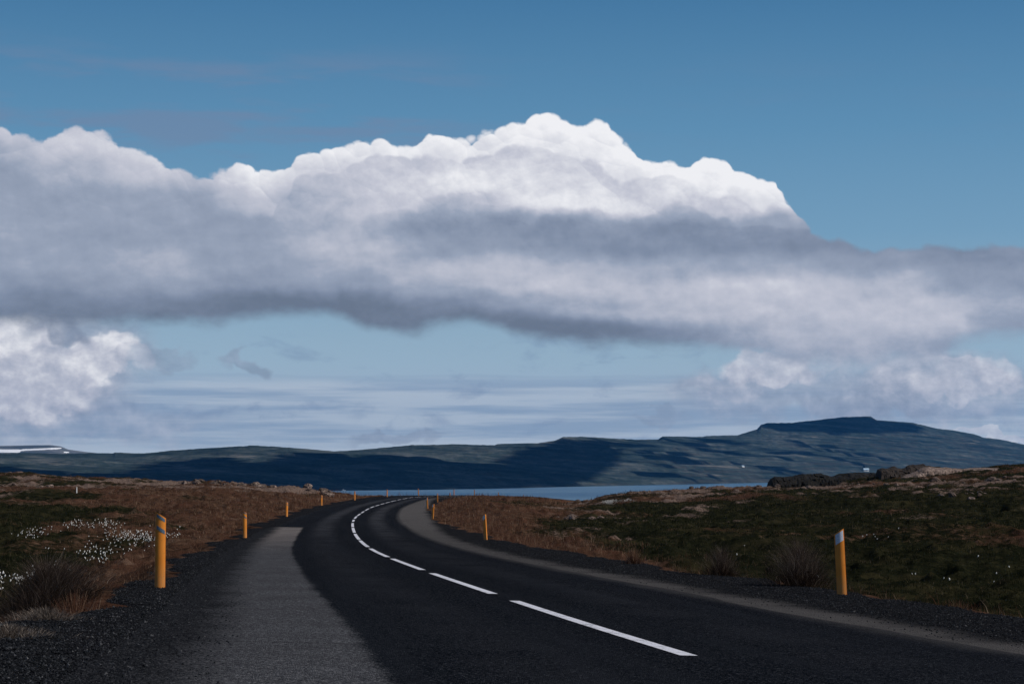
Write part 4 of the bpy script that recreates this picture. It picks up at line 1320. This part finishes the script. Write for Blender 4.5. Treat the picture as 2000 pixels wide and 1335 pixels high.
# ------------------------------------------------------------------ high clouds above the view, added and outlined to lay shadows on the hills
def shade_cloud(poly, seed, alt, rad, label, keep=1., stretch=1.):
    pts = []
    for px, py in poly:
        x, y, z = hill_at(px, py); k = (alt - z) / SUN_DIR.z
        pts.append((x + SUN_DIR.x * k, y + SUN_DIR.y * k))
    P = np.array(pts); g = np.random.default_rng(seed)
    def inside(x, y):
        c = np.zeros(len(x), bool); j = len(P) - 1
        for i in range(len(P)):
            xi, yi = P[i]; xj, yj = P[j]
            hit = ((yi > y) != (yj > y)) & (x < (xj - xi) * (y - yi) / (yj - yi + 1e-9) + xi); c ^= hit; j = i
        return c
    st = rad * .8
    gx, gy = np.meshgrid(np.arange(P[:, 0].min(), P[:, 0].max(), st), np.arange(P[:, 1].min(), P[:, 1].max(), st * .8))
    gx = gx.ravel() + g.uniform(-.3, .3, gx.size) * st; gy = gy.ravel() + g.uniform(-.3, .3, gy.size) * st
    k = inside(gx, gy) & (g.random(gx.size) < keep); gx, gy = gx[k], gy[k]
    bm = bmesh.new(); bmesh.ops.create_icosphere(bm, subdivisions=2, radius=1); bv = np.array([v.co[:] for v in bm.verts]); bf = np.array([[v.index for v in f.verts] for f in bm.faces]); bm.free()
    n = len(gx); rr = rad * g.uniform(.75, 1.15, n)
    V = bv[None] * rr[:, None, None] * np.array([stretch, .9, .55]); V[..., 2] = np.where(V[..., 2] < 0, V[..., 2] * .35, V[..., 2])
    V = V * (1 + .12 * g.normal(0, 1, (n, len(bv), 1))) + np.stack([gx, gy, alt + g.uniform(0, .2, n) * rad], -1)[:, None]
    Fc = ((np.arange(n) * len(bv))[:, None, None] + bf[None]).reshape(-1, 3)
    o = mesh_np('cloud', V.reshape(-1, 3), Fc, MCL)
    el = np.degrees(np.arctan2(alt - rad, np.hypot(gx, gy) + rad)); print('cloud elevation', el.min(), n)
    return tag(o, kind='stuff', label=label, cat='cloud')


MCL = plain('cloud_white', (.85, .86, .88), 1., 0.)
shade_cloud([(-350, 900), (-100, 905), (20, 911), (130, 921), (200, 932), (230, 962), (-350, 962)], 1, 2500, 60, 'unseen white cloud added to shade the left hills')
shade_cloud([(235, 935), (262, 925), (300, 912), (358, 900), (395, 897), (450, 902), (500, 909), (525, 911), (560, 899), (590, 886), (640, 888), (740, 894), (800, 892), (850, 900), (940, 908), (985, 911),
             (1000, 905), (1030, 893), (1050, 878), (1100, 864), (1180, 866), (1215, 880), (1200, 900), (1190, 915), (1150, 930), (1110, 942), (1000, 953), (800, 958), (600, 962), (300, 964)], 2, 2700, 75,
            'broad unseen white cloud added to shade the middle hills')
shade_cloud([(1478, 836), (1500, 827), (1620, 819), (1720, 824), (1800, 834), (1790, 842), (1640, 848), (1560, 842)], 3, 3600, 60, 'small unseen white cloud added to shade the summit')

shade_cloud([(1180, 868), (1300, 862), (1480, 860), (1620, 870), (1700, 885), (1600, 905), (1420, 915), (1280, 935), (1190, 930)], 7, 2700, 55, 'thin broken unseen cloud added to dapple the slopes right of the middle hills', .022, 4.)

# ------------------------------------------------------------------ air
bm = bmesh.new(); box(bm, -16000, 16000, -7600, 17700, -140, 560)
m = bpy.data.materials.new('haze'); m.use_nodes = True; t = m.node_tree; t.nodes.clear()
out = t.nodes.new('ShaderNodeOutputMaterial'); pv = t.nodes.new('ShaderNodeVolumePrincipled'); t.links.new(pv.outputs[0], out.inputs['Volume'])
pv.inputs['Color'].default_value = (.07, .36, .9, 1); pv.inputs['Density'].default_value = 1.75e-5; pv.inputs['Anisotropy'].default_value = .2
hz_o = part('haze', bm, m, None); tag(hz_o, 'thin blue haze filling the air over land and bay', 'haze', kind='stuff')
